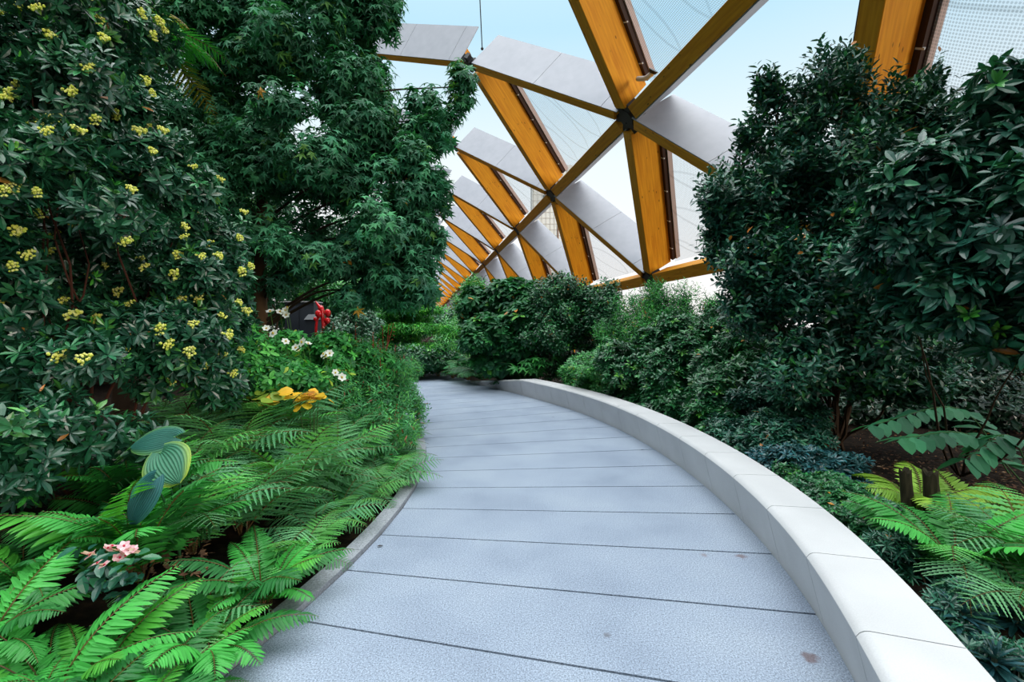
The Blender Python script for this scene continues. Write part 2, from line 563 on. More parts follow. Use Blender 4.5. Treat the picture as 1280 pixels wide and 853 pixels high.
# ------------------------------------------------------------------ timber lattice roof
U0, BAY, SH = 14.286, 8.816, .439
ROW = {'N': (6.267, 6.5, 0.0), 'L': (8.998, 1.915, SH), 'U': (1.831, 10.344, -SH), 'T': (-3.2, 13.0, -2 * SH)}
RC = np.array([-12.4, -9.6])       # centre of the vault's curve in the (v, w) plane
A_ = np.array([ROW[r][:2] for r in 'LNUT'])
M3 = np.c_[2 * A_, np.ones(4)]
sol = np.linalg.lstsq(M3, (A_ ** 2).sum(1), rcond=None)[0]; RC = sol[:2]


def node(r, k):
    v, w_, sh = ROW[r]
    return hall(U0 + (k + sh) * BAY, v, w_)


def normal(r):
    d = unit(np.array(ROW[r][:2]) - RC)
    return np.array([HV[0] * d[0], HV[1] * d[0], d[1]])


roof = empty('timber_roof', (*hall(20, 9, -1.6)[:2], 0), 'arched lattice roof of orange glulam beams with film cushions and grey panels', 'roof', kind='structure')
ROFF = roof.location.copy()


def rchild(name, me, M):
    o = bpy.data.objects.new(name, me); COL.objects.link(o)
    o.parent = roof
    o.matrix_basis = Matrix.Translation(-ROFF) @ Matrix(M.tolist())
    return o


def beam_frame(a, b, n):
    y = unit(b - a); z = unit(n - y * (n @ y)); x = np.cross(y, z)
    M = np.eye(4); M[:3, 0], M[:3, 1], M[:3, 2], M[:3, 3] = x, y, z, a
    return M, np.linalg.norm(b - a)


CACHE = {}
DEP = 1.04


def glulam(kind, L):
    key = ('b', kind, round(L, 3))
    if key not in CACHE:
        g = Geo(); wdt = {'wide': .20, 'thin': .155, 'long': .21}[kind]
        e0 = .42 if kind != 'long' else .5
        dp = DEP if kind == 'wide' else .7
        ch = .012
        ys = [e0, L - e0]
        prof = [(-wdt, ch), (-wdt + ch, 0), (wdt - ch, 0), (wdt, ch), (wdt, dp), (-wdt, dp)]
        V = [[x, y, z] for y in ys for x, z in prof]; n = 6
        g.add(V, [[[j, j + n, (j + 1) % n + n, (j + 1) % n] for j in range(n)], [list(range(n)), [n + j for j in range(n)][::-1]]])
        CACHE[key] = g.mesh('glulam_' + kind, M_WOOD)
    return CACHE[key]


def channel(L, side):
    """dark fixing channel with a pale edge strip and pegs beside the top of a broad beam (side = -1 / +1: which flank carries the cushion)"""
    key = ('c', side, round(L, 3))
    if key not in CACHE:
        g = Geo()
        x0, x1 = sorted((side * .06, side * .32))
        g.box(x0, x1, .55, L - .55, DEP + .003, DEP + .30)
        ch = g.mesh('fixing_channel', M_CHANNEL)
        g = Geo()
        x0, x1 = sorted((side * .323, side * .37))
        g.box(x0, x1, .55, L - .55, DEP + .16, DEP + .34)
        ed = g.mesh('edge_strip', M_EDGE)
        g = Geo()
        for y in np.arange(1.1, L - .6, 1.25):
            x0, x1 = sorted((side * .212, side * .36))
            g.box(x0, x1, y, y + .035, DEP + .0, DEP + .035)
        pg = g.mesh('fixing_peg', M_WHITE)
        CACHE[key] = (ch, ed, pg)
    return CACHE[key]


def sheath(L):
    key = ('s', round(L, 3))
    if key not in CACHE:
        g = Geo(); g.box(-.226, -.204, .45, L - .45, .02, DEP + .2)
        CACHE[key] = g.mesh('steel_flashing', M_STEEL)
    return CACHE[key]


def panels(L, side, h0, h1, x, ins=.5):
    """run of grey cladding panels with open joints on one flank"""
    key = ('p', side, round(L, 3), h0, h1, x, ins)
    if key not in CACHE:
        g = Geo(); cuts = [ins - .2, ins + .45, L * .52, L - ins + .2]
        for a, b in zip(cuts[:-1], cuts[1:]):
            x0, x1 = sorted((side * x, side * (x + .03)))
            g.box(x0, x1, a + .008, b - .008, h0, h1)
        CACHE[key] = g.mesh('cladding_panel', M_ALU)
    return CACHE[key]


g = Geo()
th = np.arange(8) * math.pi / 4 + .39
g.add([[.30 * math.cos(t), .30 * math.sin(t), z] for z in (.03, .42) for t in th],
      [[[j, (j + 1) % 8, (j + 1) % 8 + 8, j + 8] for j in range(8)], [list(range(8))[::-1], list(range(8, 16))]])
for k in range(6):
    t = k * math.pi / 3
    M = np.eye(4); M[:2, 0] = (math.cos(t), math.sin(t)); M[:2, 1] = (-math.sin(t), math.cos(t))
    g.box(.27, .52, -.11, .11, .05, .40, M)
g.sphere((.1, .1, .03), .03, 6, 4)
node_me = g.mesh('steel_node', M_STEEL)


def place(kind, r0, k0, r1, k1, film_side=0, clad=0):
    a, b = node(r0, k0), node(r1, k1)
    M, L = beam_frame(a, b, normal(r0) + normal(r1))
    nm = {'wide': 'broad_beam', 'thin': 'diagonal_beam', 'long': 'purlin_beam'}[kind]
    b_ = rchild(nm, glulam(kind, L), M)
    if kind == 'wide':
        ch, ed, pg = channel(L, film_side)
        for n_, m_ in (('fixing_channel', ch), ('edge_strip', ed), ('fixing_peg', pg)):
            o = link(n_, m_, b_)
        c = link('steel_flashing', sheath(L), b_)
        if film_side < 0:
            c.scale.x = -1
    if clad:
        link('cladding_panel', panels(L, clad, .02 if kind == 'thin' else .03, 1.62 if kind == 'thin' else 1.55, .160 if kind == 'thin' else .215), b_)
    return b_


def cushion(pts, nrm):
    """two-layer film cushion over one triangle"""
    n = 14
    c = sum(pts) / 3
    tri = [p + (c - p) * .075 + nrm * 1.26 for p in pts]
    V, idx = [], {}
    for layer, sg in ((0, -1), (1, 1)):
        for i in range(n + 1):
            for j in range(n + 1 - i):
                a, b = i / n, j / n; d = 1 - a - b
                idx[layer, i, j] = len(V)
                bulge = 27 * a * b * d
                V.append(tri[0] * a + tri[1] * b + tri[2] * d + nrm * sg * (.02 + (.30 if sg < 0 else .38) * bulge ** .75))
    T = [[], []]
    for layer in (0, 1):
        for i in range(n):
            for j in range(n - i):
                T[layer].append([idx[layer, i, j], idx[layer, i + 1, j], idx[layer, i, j + 1]])
                if i + j < n - 1:
                    T[layer].append([idx[layer, i + 1, j], idx[layer, i + 1, j + 1], idx[layer, i, j + 1]])
    x = unit(tri[1] - tri[0]); y = np.cross(nrm, x)
    M = np.eye(4); M[:3, 0], M[:3, 1], M[:3, 2], M[:3, 3] = x, unit(y), nrm, tri[0]
    Vl = (np.array(V) - tri[0]) @ M[:3, :3]
    h_ = len(Vl) // 2
    o = rchild('film_cushion', mesh('film_cushion', Vl[:h_], [np.array(T[0])], M_FILM, None, True), M)
    link('outer_film', mesh('outer_film', Vl[h_:], [np.array(T[1]) - h_], M_FILM2, None, True), o)
    return o


KMAX = 22
for k in range(-2, KMAX):
    far = k > 8
    # broad beams rise from the sill to the purlin and on to the crown edge
    place('wide', 'L', k, 'N', k, film_side=-1)
    place('wide', 'N', k, 'U', k, film_side=-1)
    place('thin', 'L', k - 1, 'N', k, clad=-1)
    place('thin', 'N', k - 1, 'U', k, clad=-1)
    if k > 0:
        place('thin', 'U', k, 'T', k + 1, clad=-1)
    place('long', 'N', k - 1, 'N', k, clad=+1)
    place('long', 'L', k - 1, 'L', k)
    for r in 'LNU':
        M = np.eye(4); nn = normal(r); y = np.array([HA[0], HA[1], 0]); x = np.cross(y, nn)
        M[:3, 0], M[:3, 1], M[:3, 2], M[:3, 3] = x, y, nn, node(r, k)
        if r == 'U':
            M[:3, :3] *= .7
        rchild('steel_node', node_me, M)
    if k <= 9:
        for tri in ((('N', k - 1), ('N', k), ('U', k)), (('N', k), ('L', k), ('L', k - 1))):
            pts = [node(*t) for t in tri]
            nr = np.cross(pts[1] - pts[0], pts[2] - pts[0]); nr = unit(nr)
            if nr @ normal('N') < 0:
                nr = -nr
            cushion(pts, nr)

# stay cable from the crown corner up to the next beam
g = Geo()
a = node('U', 1) + normal('U') * 1.0 - np.array([0, 0, .1]); b = P(599, -20, a[1] - 1.0)
g.tube(np.linspace(a, b, 8), .022, 6)
g.sphere(a, .06, 8, 6)
tag(g.build('stay_cable', M_STEEL), 'thin dark cable running up from the corner of the grey roof edge', 'cable')

# small spotlight on a bent arm
spot = empty('spotlight', P(798, 99, 14.1), 'small pale spotlight on a bent arm clamped to a roof beam', 'light fitting')
g = Geo()
p0, p1, p2, p3 = P(797, 98.5, 14.3), P(806, 98, 14.0), P(811, 95, 13.8), P(815, 91.5, 13.7)
o0 = np.array(spot.location)
g.tube(smoothline([p0 - o0, p1 - o0, p2 - o0, p3 - o0], .03), .07, 8)
g.build('arm', M_WHITE, spot, smooth=True)
g = Geo()
g.tube([p3 - o0, p3 - o0 + np.array([.03, -.05, .06])], [.10, .15], 10)
g.build('lamp_head', M_STEEL, spot)

# timber edge rail on the rim of the terrace
g = Geo()
for i in range(14):
    a, b = hall(-6 + i * 6, 9.75, -.75), hall(-6 + i * 6 + 5.97, 9.75, -.75)
    M, L = beam_frame(a, b, np.array([0, 0, 1.0]))
    g.box(-.06, .06, 0, L, 0, .34, M)
    g.box(-.05, .05, .02, .12, -.85, 0, M)
tag(g.build('trim_rail', M_WOOD), 'orange timber edge rail behind the shrubs on the right', 'rail', kind='structure')

# pale office tower beyond the roof
tw = empty('office_tower', (12.5, 150, -6), 'pale office tower seen through the roof between two beams', 'building')
g = Geo(); g.box(-6.2, 6.2, 0, 14, 0, 58)
g.build('tower_wall', bsdf('pale_cladding', (.9, .87, .82), .7), tw)
mw_ = bsdf('window_glass', (.62, .55, .48), .3)
md_ = bsdf('dark_window', (.12, .15, .17), .3)
g = Geo()
for zi in range(30):
    g.box(-6.0, 6.0, -.06, -.01, 2 + zi * 1.8, 2.12 + zi * 1.8)
for xi in range(10):
    g.box(-5.9 + xi * 1.3, -5.82 + xi * 1.3, -.09, -.01, 1, 57)
g.build('window_frame', mw_, tw)
g = Geo(); g.box(1.6, 1.95, -.2, -.1, 5, 57)
g.build('downpipe', bsdf('rust_pipe', (.25, .12, .06), .6), tw)
g = Geo()
for z in (47.6, 44.6):
    g.box(-2.9, -2.1, -.1, -.01, z, z + 1.1)
g.build('open_window', md_, tw)
# ------------------------------------------------------------------ leaves
def T_ellip(w, fold=.10, droop=.16, wide=.5):
    """leaf blade folded along its midrib; wide = where it is broadest"""
    rows = [(.18, .55), (wide, 1.0), (.82, .62)]
    V = [[0, 0, 0]]
    for t, k in rows:
        z = -droop * t * t
        V += [[-w * k, t, z + fold * w * k * 2], [0, t, z], [w * k, t, z + fold * w * k * 2]]
    V.append([0, 1, -droop])
    tri = [[0, 2, 1], [0, 3, 2], [7, 8, 10], [8, 9, 10]]
    quad = [[1, 2, 5, 4], [2, 3, 6, 5], [4, 5, 8, 7], [5, 6, 9, 8]]
    return np.array(V, float), [np.array(tri), np.array(quad)]


def T_simple(w, fold=.1, droop=.15):
    V = [[0, 0, 0], [-w, .5, fold * w * 2 - droop * .25], [0, .5, -droop * .25], [w, .5, fold * w * 2 - droop * .25], [0, 1, -droop]]
    return np.array(V, float), [np.array([[0, 2, 1], [0, 3, 2], [1, 2, 4], [2, 3, 4]])]


def T_maple():
    tips = [(-112, .46), (-56, .62), (0, .70), (56, .62), (112, .46)]
    val = [(-84, .20), (-28, .25), (28, .25), (84, .20)]
    pts = []
    for i in range(5):
        pts.append(tips[i])
        if i < 4:
            pts.append(val[i])
    pts.append((180, .16))
    V = [[0, .32, 0]]
    for a, r in pts:
        r_ = math.radians(a)
        V.append([r * math.sin(r_), .32 + r * math.cos(r_), -.22 * r * r / .4])
    n = len(pts)
    return np.array(V, float), [np.array([[0, 1 + (i + 1) % n, 1 + i] for i in range(n)])]


def T_diamond(w=.3):
    return np.array([[0, 0, 0], [w, .45, .02], [0, 1, -.05], [-w, .45, .02]], float), [np.array([[0, 1, 2, 3]])]


def T_cut(w=.085, n=8, droop=.12):
    """fern leaflet with a deeply toothed margin"""
    V, T = [[0, 0, 0]], []
    for i in range(1, 2 * n):
        t = i / (2 * n)
        k = w * (1 - t) ** .45 * min(1, .55 + t * 4) * (1.0 if i % 2 else .48)
        z = -droop * t * t
        V += [[-k, t + (.035 if i % 2 else 0), z + .35 * k], [0, t, z], [k, t + (.035 if i % 2 else 0), z + .35 * k]]
    V.append([0, 1.02, -droop]); m = 2 * n - 1
    q = []
    for i in range(m - 1):
        a, b = 1 + 3 * i, 4 + 3 * i
        q += [[a, a + 1, b + 1, b], [a + 1, a + 2, b + 2, b + 1]]
    l = 1 + 3 * (m - 1)
    return np.array(V, float), [np.array([[0, 2, 1], [0, 3, 2], [l, l + 1, len(V) - 1], [l + 1, l + 2, len(V) - 1]]), np.array(q)]


T_PINNA = T_cut()
ELLIP, BROAD, NARROW = T_ellip(.17, .14, .15, .58), T_ellip(.24, .12, .16, .5), T_ellip(.10, .12, .15, .45)
SMALL, MAPLE = T_simple(.23), T_maple()


def leaves(tmpl, pos, d, nrm, size, col):
    """one mesh's worth of leaves: arrays of base points, directions, normals, lengths, colours"""
    tv, tf = tmpl
    n = len(pos)
    d = unit(d); x = unit(np.cross(d, nrm)); z = np.cross(x, d)
    s = size[:, None, None]
    V = pos[:, None] + s * (x[:, None] * tv[None, :, 0:1] + d[:, None] * tv[None, :, 1:2] + z[:, None] * tv[None, :, 2:3])
    off = np.arange(n)[:, None, None] * len(tv)
    F_ = [(f[None] + off).reshape(-1, f.shape[1]) for f in tf]
    C = np.repeat(col, len(tv), 0)
    return V.reshape(-1, 3), F_, C


def palette(n, cols, rnd):
    """cols: list of (rgb, weight); a leaf's own colour with a little variation"""
    wts = np.array([c[1] for c in cols], float); wts /= wts.sum()
    k = rnd.choice(len(cols), n, p=wts)
    c = np.array([c[0] for c in cols])[k]
    return c * rnd.uniform(.72, 1.28, (n, 1)) * rnd.uniform(.92, 1.08, (n, 3))


def rdir(n, rnd):
    v = rnd.normal(size=(n, 3)); return unit(v)


EYEP = np.array([0, 0, EYE])


def lobes_px(L):
    """(px, py, Y, half width px, half height px, half depth m) -> centres, radii in the world"""
    c = np.array([P(a[0], a[1], a[2]) for a in L])
    r = np.array([[a[3] * a[2] / F, a[5], a[4] * a[2] / F] for a in L])
    return c, r


def sublobes(c, r, per, frac, rnd):
    cs, rs = [], []
    for ci, ri in zip(c, r):
        d = rdir(per, rnd)
        cs.append(ci + d * ri * rnd.uniform(.45, .95, (per, 1)))
        k = rnd.uniform(frac * .7, frac * 1.25, (per, 1))
        rs.append(np.maximum(ri * k, .5 * k * ri.max()))
    return np.concatenate(cs), np.concatenate(rs)


def canopy(lobes, n, rnd, per=14, frac=.42, inner=.22, up=.5, floor=None, back=.35):
    """points with outward axes over a lumpy crown made of ellipsoid clumps"""
    c, r = lobes_px(lobes)
    sc, sr = sublobes(c, r, per, frac, rnd)
    ar = (sr[:, 0] * sr[:, 1] + sr[:, 0] * sr[:, 2] + sr[:, 1] * sr[:, 2]); ar /= ar.sum()
    m = int(n * 1.9)
    k = rnd.choice(len(sc), m, p=ar)
    d = rdir(m, rnd)
    f = np.where(rnd.random(m) < inner, rnd.uniform(.2, .75, m), rnd.uniform(.78, 1.06, m))
    p = sc[k] + d * sr[k] * f[:, None]
    nn = unit(d / sr[k])
    view = unit(EYEP - p)
    keep = ((nn * view).sum(1) > -.15) | (rnd.random(m) < back)
    if floor is not None:
        keep &= p[:, 2] > floor
    keep &= np.linalg.norm(p - EYEP, axis=1) > 1.2
    p, nn = p[keep][:n], nn[keep][:n]
    ax = unit(nn * .8 + np.array([0, 0, up]) + .35 * rdir(len(p), rnd))
    return p, ax, (c, r)


def whorls(p, ax, per, size, tmpl, cols, rnd, el=(5, 45), spread=.0, jitter=.25):
    """leaves set round each axis"""
    n = len(p)
    ref = np.where(np.abs(ax[:, 2:3]) < .9, np.array([[0, 0, 1.0]]), np.array([[1.0, 0, 0]]))
    a = unit(np.cross(ax, ref)); b = np.cross(ax, a)
    k = np.arange(per)
    phi = k[None] * (2.399 if spread else 2 * math.pi / per) + rnd.uniform(0, 6.28, (n, 1)) + rnd.normal(0, jitter, (n, per))
    e = np.radians(rnd.uniform(el[0], el[1], (n, per)))
    rad = a[:, None] * np.cos(phi)[..., None] + b[:, None] * np.sin(phi)[..., None]
    d = rad * np.cos(e)[..., None] + ax[:, None] * np.sin(e)[..., None]
    nr = ax[:, None] * np.cos(e)[..., None] - rad * np.sin(e)[..., None]
    s = size * rnd.uniform(.7, 1.2, (n, per))
    pos = p[:, None] + ax[:, None] * (spread * size * (k[None, :, None] - per / 2)) + rad * size * .04
    shape = (n * per, 3)
    main = [q for q in cols if q[1] >= .3] or cols
    c = np.repeat(palette(n, main, rnd), per, 0) * rnd.uniform(.75, 1.25, (n * per, 1))
    odd = [q for q in cols if q[1] < .3]
    if odd:
        k_ = rnd.random(n * per) < sum(q[1] for q in odd) / sum(q[1] for q in cols)
        if k_.any():
            c[k_] = palette(int(k_.sum()), odd, rnd)
    return leaves(tmpl, pos.reshape(shape), d.reshape(shape), nr.reshape(shape), s.reshape(-1), c)


def stems_geo(base, tips, rnd, r0=.02, wob=.12, col=(.05, .03, .018)):
    g = Geo()
    for t in tips:
        b = base + np.array([rnd.normal(0, .06), rnd.normal(0, .06), 0])
        L = np.linalg.norm(t - b)
        mid = [b + (t - b) * u + rnd.normal(0, wob * L * .35, 3) * math.sin(math.pi * u) for u in (.25, .5, .75)]
        pts = smoothline([b, *mid, t], L / 9)
        g.tube(pts, np.linspace(r0, r0 * .3, len(pts)), 5, col)
    return g


def shrub(name, label, cat, lobes, n, per, size, tmpl, cols, seed, mat=None, el=(5, 45), spread=0, up=.5, base=None, sub=14, frac=.42,
          inner=.22, stem=8, stemr=.02, stemcol=(.05, .03, .018), floor=.02, group=None, extra=None, back=.35):
    rnd = np.random.default_rng(seed)
    p, ax, (c, r) = canopy(lobes, n, rnd, sub, frac, inner, up, floor, back)
    if base is None:
        b = c[np.argmin(c[:, 2])].copy(); b[2] = 0
        base = (c.mean(0) * .6 + b * .4); base[2] = 0
    base = np.array(base, float)
    root = empty(name, base, label, cat, group)
    V, F_, C = whorls(p - base, ax, per, size, tmpl, cols, rnd, el, spread)
    if extra:
        g = Geo(); g.add(V, F_, C)
        for (cnt, per2, size2, tm2, cols2, el2, *shoot) in extra:
            i = rnd.choice(len(p), min(cnt, len(p)), replace=False)
            if shoot:                                   # leafy shoots standing out from the skin of the crown
                dn = np.min(np.linalg.norm((p[:, None] - c[None]) / r[None], axis=2), axis=1)
                skin = np.argsort(-dn)[:len(p) // 8]
                i = rnd.choice(skin, min(cnt, len(skin)), replace=False)
                a_ = unit(ax[i] + np.array([0, 0, .9]) + .3 * rdir(len(i), rnd))
                g.add(*whorls(p[i] + a_ * per2 * shoot[0] * size2 * .4 - base, a_, per2, size2, tm2, cols2, rnd, el2, shoot[0]))
                continue
            o = np.argsort(-(((p[i] - c.mean(0)) / (r.mean(0))) ** 2).sum(1))
            i = i[o]
            g.add(*whorls(p[i] + ax[i] * size * .3 - base, ax[i], per2, size2, tm2, cols2, rnd, el2))
        g.build('foliage', mat or M_LEAF, root)
    else:
        link('foliage', mesh('foliage', V, F_, mat or M_LEAF, C), root)
    if stem:
        tips = c[rnd.integers(0, len(c), stem)] + rnd.normal(0, .25, (stem, 3)) * r.mean() - base
        stems_geo(np.zeros(3), tips, rnd, stemr, col=stemcol).build('stems', M_BARK, root)
    return root, p, ax


# leaf colours (the leaves' own, by kind, except FLC, which is darkened)
DG = [((0.0164, 0.102, 0.0382), 5), ((0.0246, 0.157, 0.0478), 4), ((0.041, 0.232, 0.0615), 1.5), ((0.0959, 0.328, 0.041), .35), ((0.477, 0.191, 0.0273), .04)]
BLUEG = [((0.0153, 0.0842, 0.0551), 5), ((0.0245, 0.131, 0.0765), 4), ((0.0459, 0.199, 0.0918), 1), ((0.459, 0.153, 0.0229), .03)]
MIDG = [((0.0375, 0.225, 0.057), 4), ((0.06, 0.33, 0.075), 4), ((0.105, 0.45, 0.075), 1.5), ((0.3, 0.45, 0.045), .2)]
BRIGHT = [((.05, .30, .045), 4), ((.09, .42, .05), 3), ((.16, .5, .05), 1)]
MAPLEC = [((.024, .135, .062), 5), ((.04, .20, .095), 4), ((.07, .29, .13), 2), ((.10, .28, .05), .35), ((.6, .28, .03), .008)]
FLC = [((.011, .068, .034), 5), ((.017, .105, .045), 3), ((.032, .17, .06), 1), ((.06, .22, .04), .3), ((.45, .17, .03), .02)]  # flowering shrub: vignette and dim light put into the leaf colour
YELLOWF = [((.62, .62, .10), 3), ((.5, .55, .07), 2), ((.72, .68, .2), 1)]

# ------------------------------------------------------------------ left: evergreen with yellow flower clusters
L = [(30, 40, 3.7, 105, 150, .8), (125, 165, 3.95, 95, 105, .8), (60, 225, 3.5, 120, 90, .7), (110, 345, 4.6, 130, 80, .5), (225, 300, 4.2, 70, 85, .7), (130, 440, 3.7, 150, 72, .7),
     (250, 420, 4.3, 62, 80, .6), (60, 560, 3.1, 100, 85, .5), (-90, 300, 3.3, 110, 330, .7), (70, -60, 4.0, 100, 130, .8), (262, 365, 4.3, 45, 50, .5)]
sh, p, ax = shrub('flowering_shrub', 'tall glossy evergreen shrub with many pale yellow flower clusters at left', 'shrub', L, 11000, 7, .092, ELLIP, FLC, 11,
                  el=(0, 55), stem=14, stemr=.013, stemcol=(.06, .02, .012), sub=13, frac=.34, inner=.25,
                  extra=[(120, 6, .075, ELLIP, BRIGHT, (20, 70))])
rnd = np.random.default_rng(12)
base = np.array(sh.location)
clusters = []
for v in range(3):
    g = Geo()
    for i in range(26):
        d = rdir(1, rnd)[0]; d[2] = abs(d[2]) * .8 - .1
        q = d * rnd.uniform(.015, .042)
        col = np.array([(.80, .76, .16), (.66, .70, .11), (.86, .82, .30)][rnd.integers(0, 3)])
        g.sphere(q, rnd.uniform(.006, .0095), 5, 3, col)
    for i in range(6):
        d = rdir(1, rnd)[0]; d[2] = abs(d[2])
        g.tube([np.array([0, 0, -.03]), d * .03], .0018, 3, (.25, .4, .08))
    clusters.append(g.mesh('flower_cluster', M_FLOWER))
view = unit(EYEP - p)
px = 640 + F * p[:, 0] / p[:, 1]; py = HY - F * (p[:, 2] - EYE) / p[:, 1]
dist = np.linalg.norm(p - EYEP, axis=1)
cell = (np.round(px / 14) * 1000 + np.round(py / 14)).astype(int)
near = {}
for i in range(len(p)):
    near[cell[i]] = min(near.get(cell[i], 9e9), dist[i])
ok = [i for i in range(len(p)) if dist[i] < near[cell[i]] + .10 and (ax[i] @ view[i]) > .1 and -20 < px[i] and -20 < py[i] < 480]
rnd.shuffle(ok)
ch = []
for i in ok:
    if len(ch) >= 100:
        break
    sp_ = 15 if px[i] > 190 else 23
    if py[i] > 400 and px[i] < 190 and rnd.random() < .6:
        continue
    if all(abs(px[i] - px[j]) + abs(py[i] - py[j]) > sp_ for j in ch):
        ch.append(i)
for i in ch:
    o = link('flower_cluster', clusters[i % 3], sh, p[i] + ax[i] * .095 - base)
    o.rotation_euler = Vector(ax[i]).to_track_quat('Z', 'Y').to_euler()
    o.scale = [rnd.uniform(.95, 1.4)] * 3

# ------------------------------------------------------------------ maple-like tree over the left bed
L = [(270, 50, 7.6, 120, 90, 1.0), (390, 40, 7.1, 100, 80, 1.0), (455, 110, 6.9, 60, 75, .8), (385, 190, 6.6, 115, 75, .9), (485, 215, 6.6, 52, 80, .8),
     (465, 295, 6.4, 72, 62, .8), (395, 320, 6.6, 95, 50, .8), (310, 255, 6.9, 95, 80, .9), (250, 175, 7.3, 80, 80, .9), (540, 150, 6.7, 32, 36, .35),
     (573, 108, 6.7, 20, 24, .2), (505, 345, 6.3, 38, 34, .45), (520, 268, 6.5, 30, 40, .35), (420, -40, 7.1, 100, 60, .9), (270, -80, 7.6, 170, 90, 1.2), (470, 20, 7.0, 36, 40, .4), (528, 362, 6.2, 22, 30, .3), (470, 365, 6.3, 45, 22, .4), (543, 235, 6.5, 16, 30, .25), (533, 305, 6.4, 22, 32, .3), (530, 170, 6.7, 30, 16, .25)]
rnd = np.random.default_rng(21)
p, ax, (c, r) = canopy(L, 11000, rnd, 18, .30, .22, .75, 1.5, .5)
tb = P(328, 520, 7.0); tb[2] = 0
tree = empty('maple_tree', tb, 'broad tree with drooping star shaped leaves over the left bed', 'tree')
ax = unit(ax + np.array([0, -.25, .2]))
V, F_, C = whorls(p - tb, ax, 5, .15, MAPLE, MAPLEC, rnd, (-40, 15), .35)
link('foliage', mesh('foliage', V, F_, M_SOFT, C), tree)
g = Geo()
tk = smoothline([np.zeros(3), [.02, 0, 1.0], [-.03, .05, 2.2], [.02, .05, 3.6], [.0, .1, 5.2], [.1, .1, 6.6]], .25)
g.tube(tk, np.linspace(.115, .035, len(tk)), 10, (.10, .055, .025))
g.build('trunk', M_BARK, tree, smooth=True)
g = Geo()
for i in range(len(c)):
    e_ = c[i] - tb
    h = max(1.6, min(6.0, e_[2] - .6))
    s_ = np.array([0, .05, h])
    pts = smoothline([s_, s_ * .5 + e_ * .5 + np.array([0, 0, .25]), e_], .2)
    g.tube(pts, np.linspace(.026, .008, len(pts)), 5, (.05, .033, .02))
g.build('branches', M_BARK, tree)

# ------------------------------------------------------------------ ferns
def frond(seed, kind, npair=26, cols=MIDG, th0=68, th1=-28, plen=.26, rachis=(.16, .09, .03), tipcol=None):
    """one frond of unit length: arching stalk, paired leaflets; 'lacy' fronds have cut leaflets"""
    rnd = np.random.default_rng(seed)
    m = 40
    t = np.linspace(0, 1, m)
    th = np.radians(th0 + (th1 - th0) * t ** .9 + rnd.normal(0, 3))
    st = 1 / (m - 1)
    y = np.concatenate([[0], np.cumsum(np.cos(th[:-1]) * st)]); z = np.concatenate([[0], np.cumsum(np.sin(th[:-1]) * st)])
    bend = rnd.uniform(-.12, .12)
    x = bend * t ** 2
    ln = np.stack([x, y, z], 1)
    g = Geo()
    g.tube(ln[::3], np.linspace(.0065, .0018, len(ln[::3])), 4, rachis, cap=False)
    ti = np.linspace(.14, .985, npair)
    if kind == 'lacy':
        prof = np.interp(ti, [.1, .3, .5, .75, 1], [.55, .95, 1.0, .62, .08])
    else:
        prof = np.interp(ti, [.1, .22, .5, .8, 1], [.5, .85, 1.0, .68, .10])
    basec = palette(1, cols, rnd)[0]
    pos, dd, nn, ss, cc = [], [], [], [], []
    for i, (tt, pr) in enumerate(zip(ti, prof)):
        b = np.array([np.interp(tt, t, ln[:, k]) for k in range(3)])
        a = np.interp(tt, t, th)
        T = np.array([2 * bend * tt, math.cos(a), math.sin(a)]); T = unit(T)
        X = unit(np.cross(T, np.array([0, -math.sin(a), math.cos(a)])))
        Nn = np.cross(X, T)
        for sd in (-1, 1):
            ang = math.radians((12 if kind == 'sword' else 4) + 30 * tt + rnd.normal(0, 4))
            d = unit(X * sd * math.cos(ang) + T * math.sin(ang) - Nn * rnd.uniform(.03, .2))
            l = plen * pr * rnd.uniform(.92, 1.06)
            cl = basec * rnd.uniform(.85, 1.15)
            if tipcol is not None:
                cl = cl * (1 - tt) + np.array(tipcol) * tt * rnd.uniform(.7, 1.2)
            pos.append(b); dd.append(d); nn.append(Nn); ss.append(l); cc.append(cl)
    tm = T_ellip(.105, .10, .22, .32) if kind == 'sword' else T_PINNA
    g.add(*leaves(tm, np.array(pos), np.array(dd), np.array(nn), np.array(ss), np.array(cc)))
    return g.mesh('frond', M_FERN)


FERNC = [((.10, .33, .13), 3), ((.135, .39, .165), 3), ((.13, .43, .10), 1.5), ((.055, .23, .10), 1.5)]
SWORDC = [((0.029, 0.217, 0.0435), 3), ((0.0508, 0.319, 0.058), 3), ((0.087, 0.435, 0.0508), 1.5)]
YELC = [((0.189, 0.432, 0.0473), 2), ((0.27, 0.486, 0.054), 2), ((0.108, 0.351, 0.054), 1)]
LACY = [frond(100 + i, 'lacy', 17 + i % 3, FERNC, 62 + 4 * (i % 4), -34 + 6 * (i % 3), .31) for i in range(7)]
LACYS = [frond(120 + i, 'lacy', 16, FERNC, 62, -30, .28) for i in range(3)]
SWORD = [frond(140 + i, 'sword', 30, SWORDC, 58 + 4 * (i % 3), -26 + 7 * (i % 3), .21) for i in range(6)]
DARKF = [frond(160 + i, 'sword', 24, DG, 60, -25, .22) for i in range(3)]
YELF = [frond(180 + i, 'sword', 26, YELC, 62, -30, .26) for i in range(4)]
BROWNF = [frond(190 + i, 'sword', 22, YELC, 66, -60, .22, tipcol=(.42, .17, .02)) for i in range(2)]


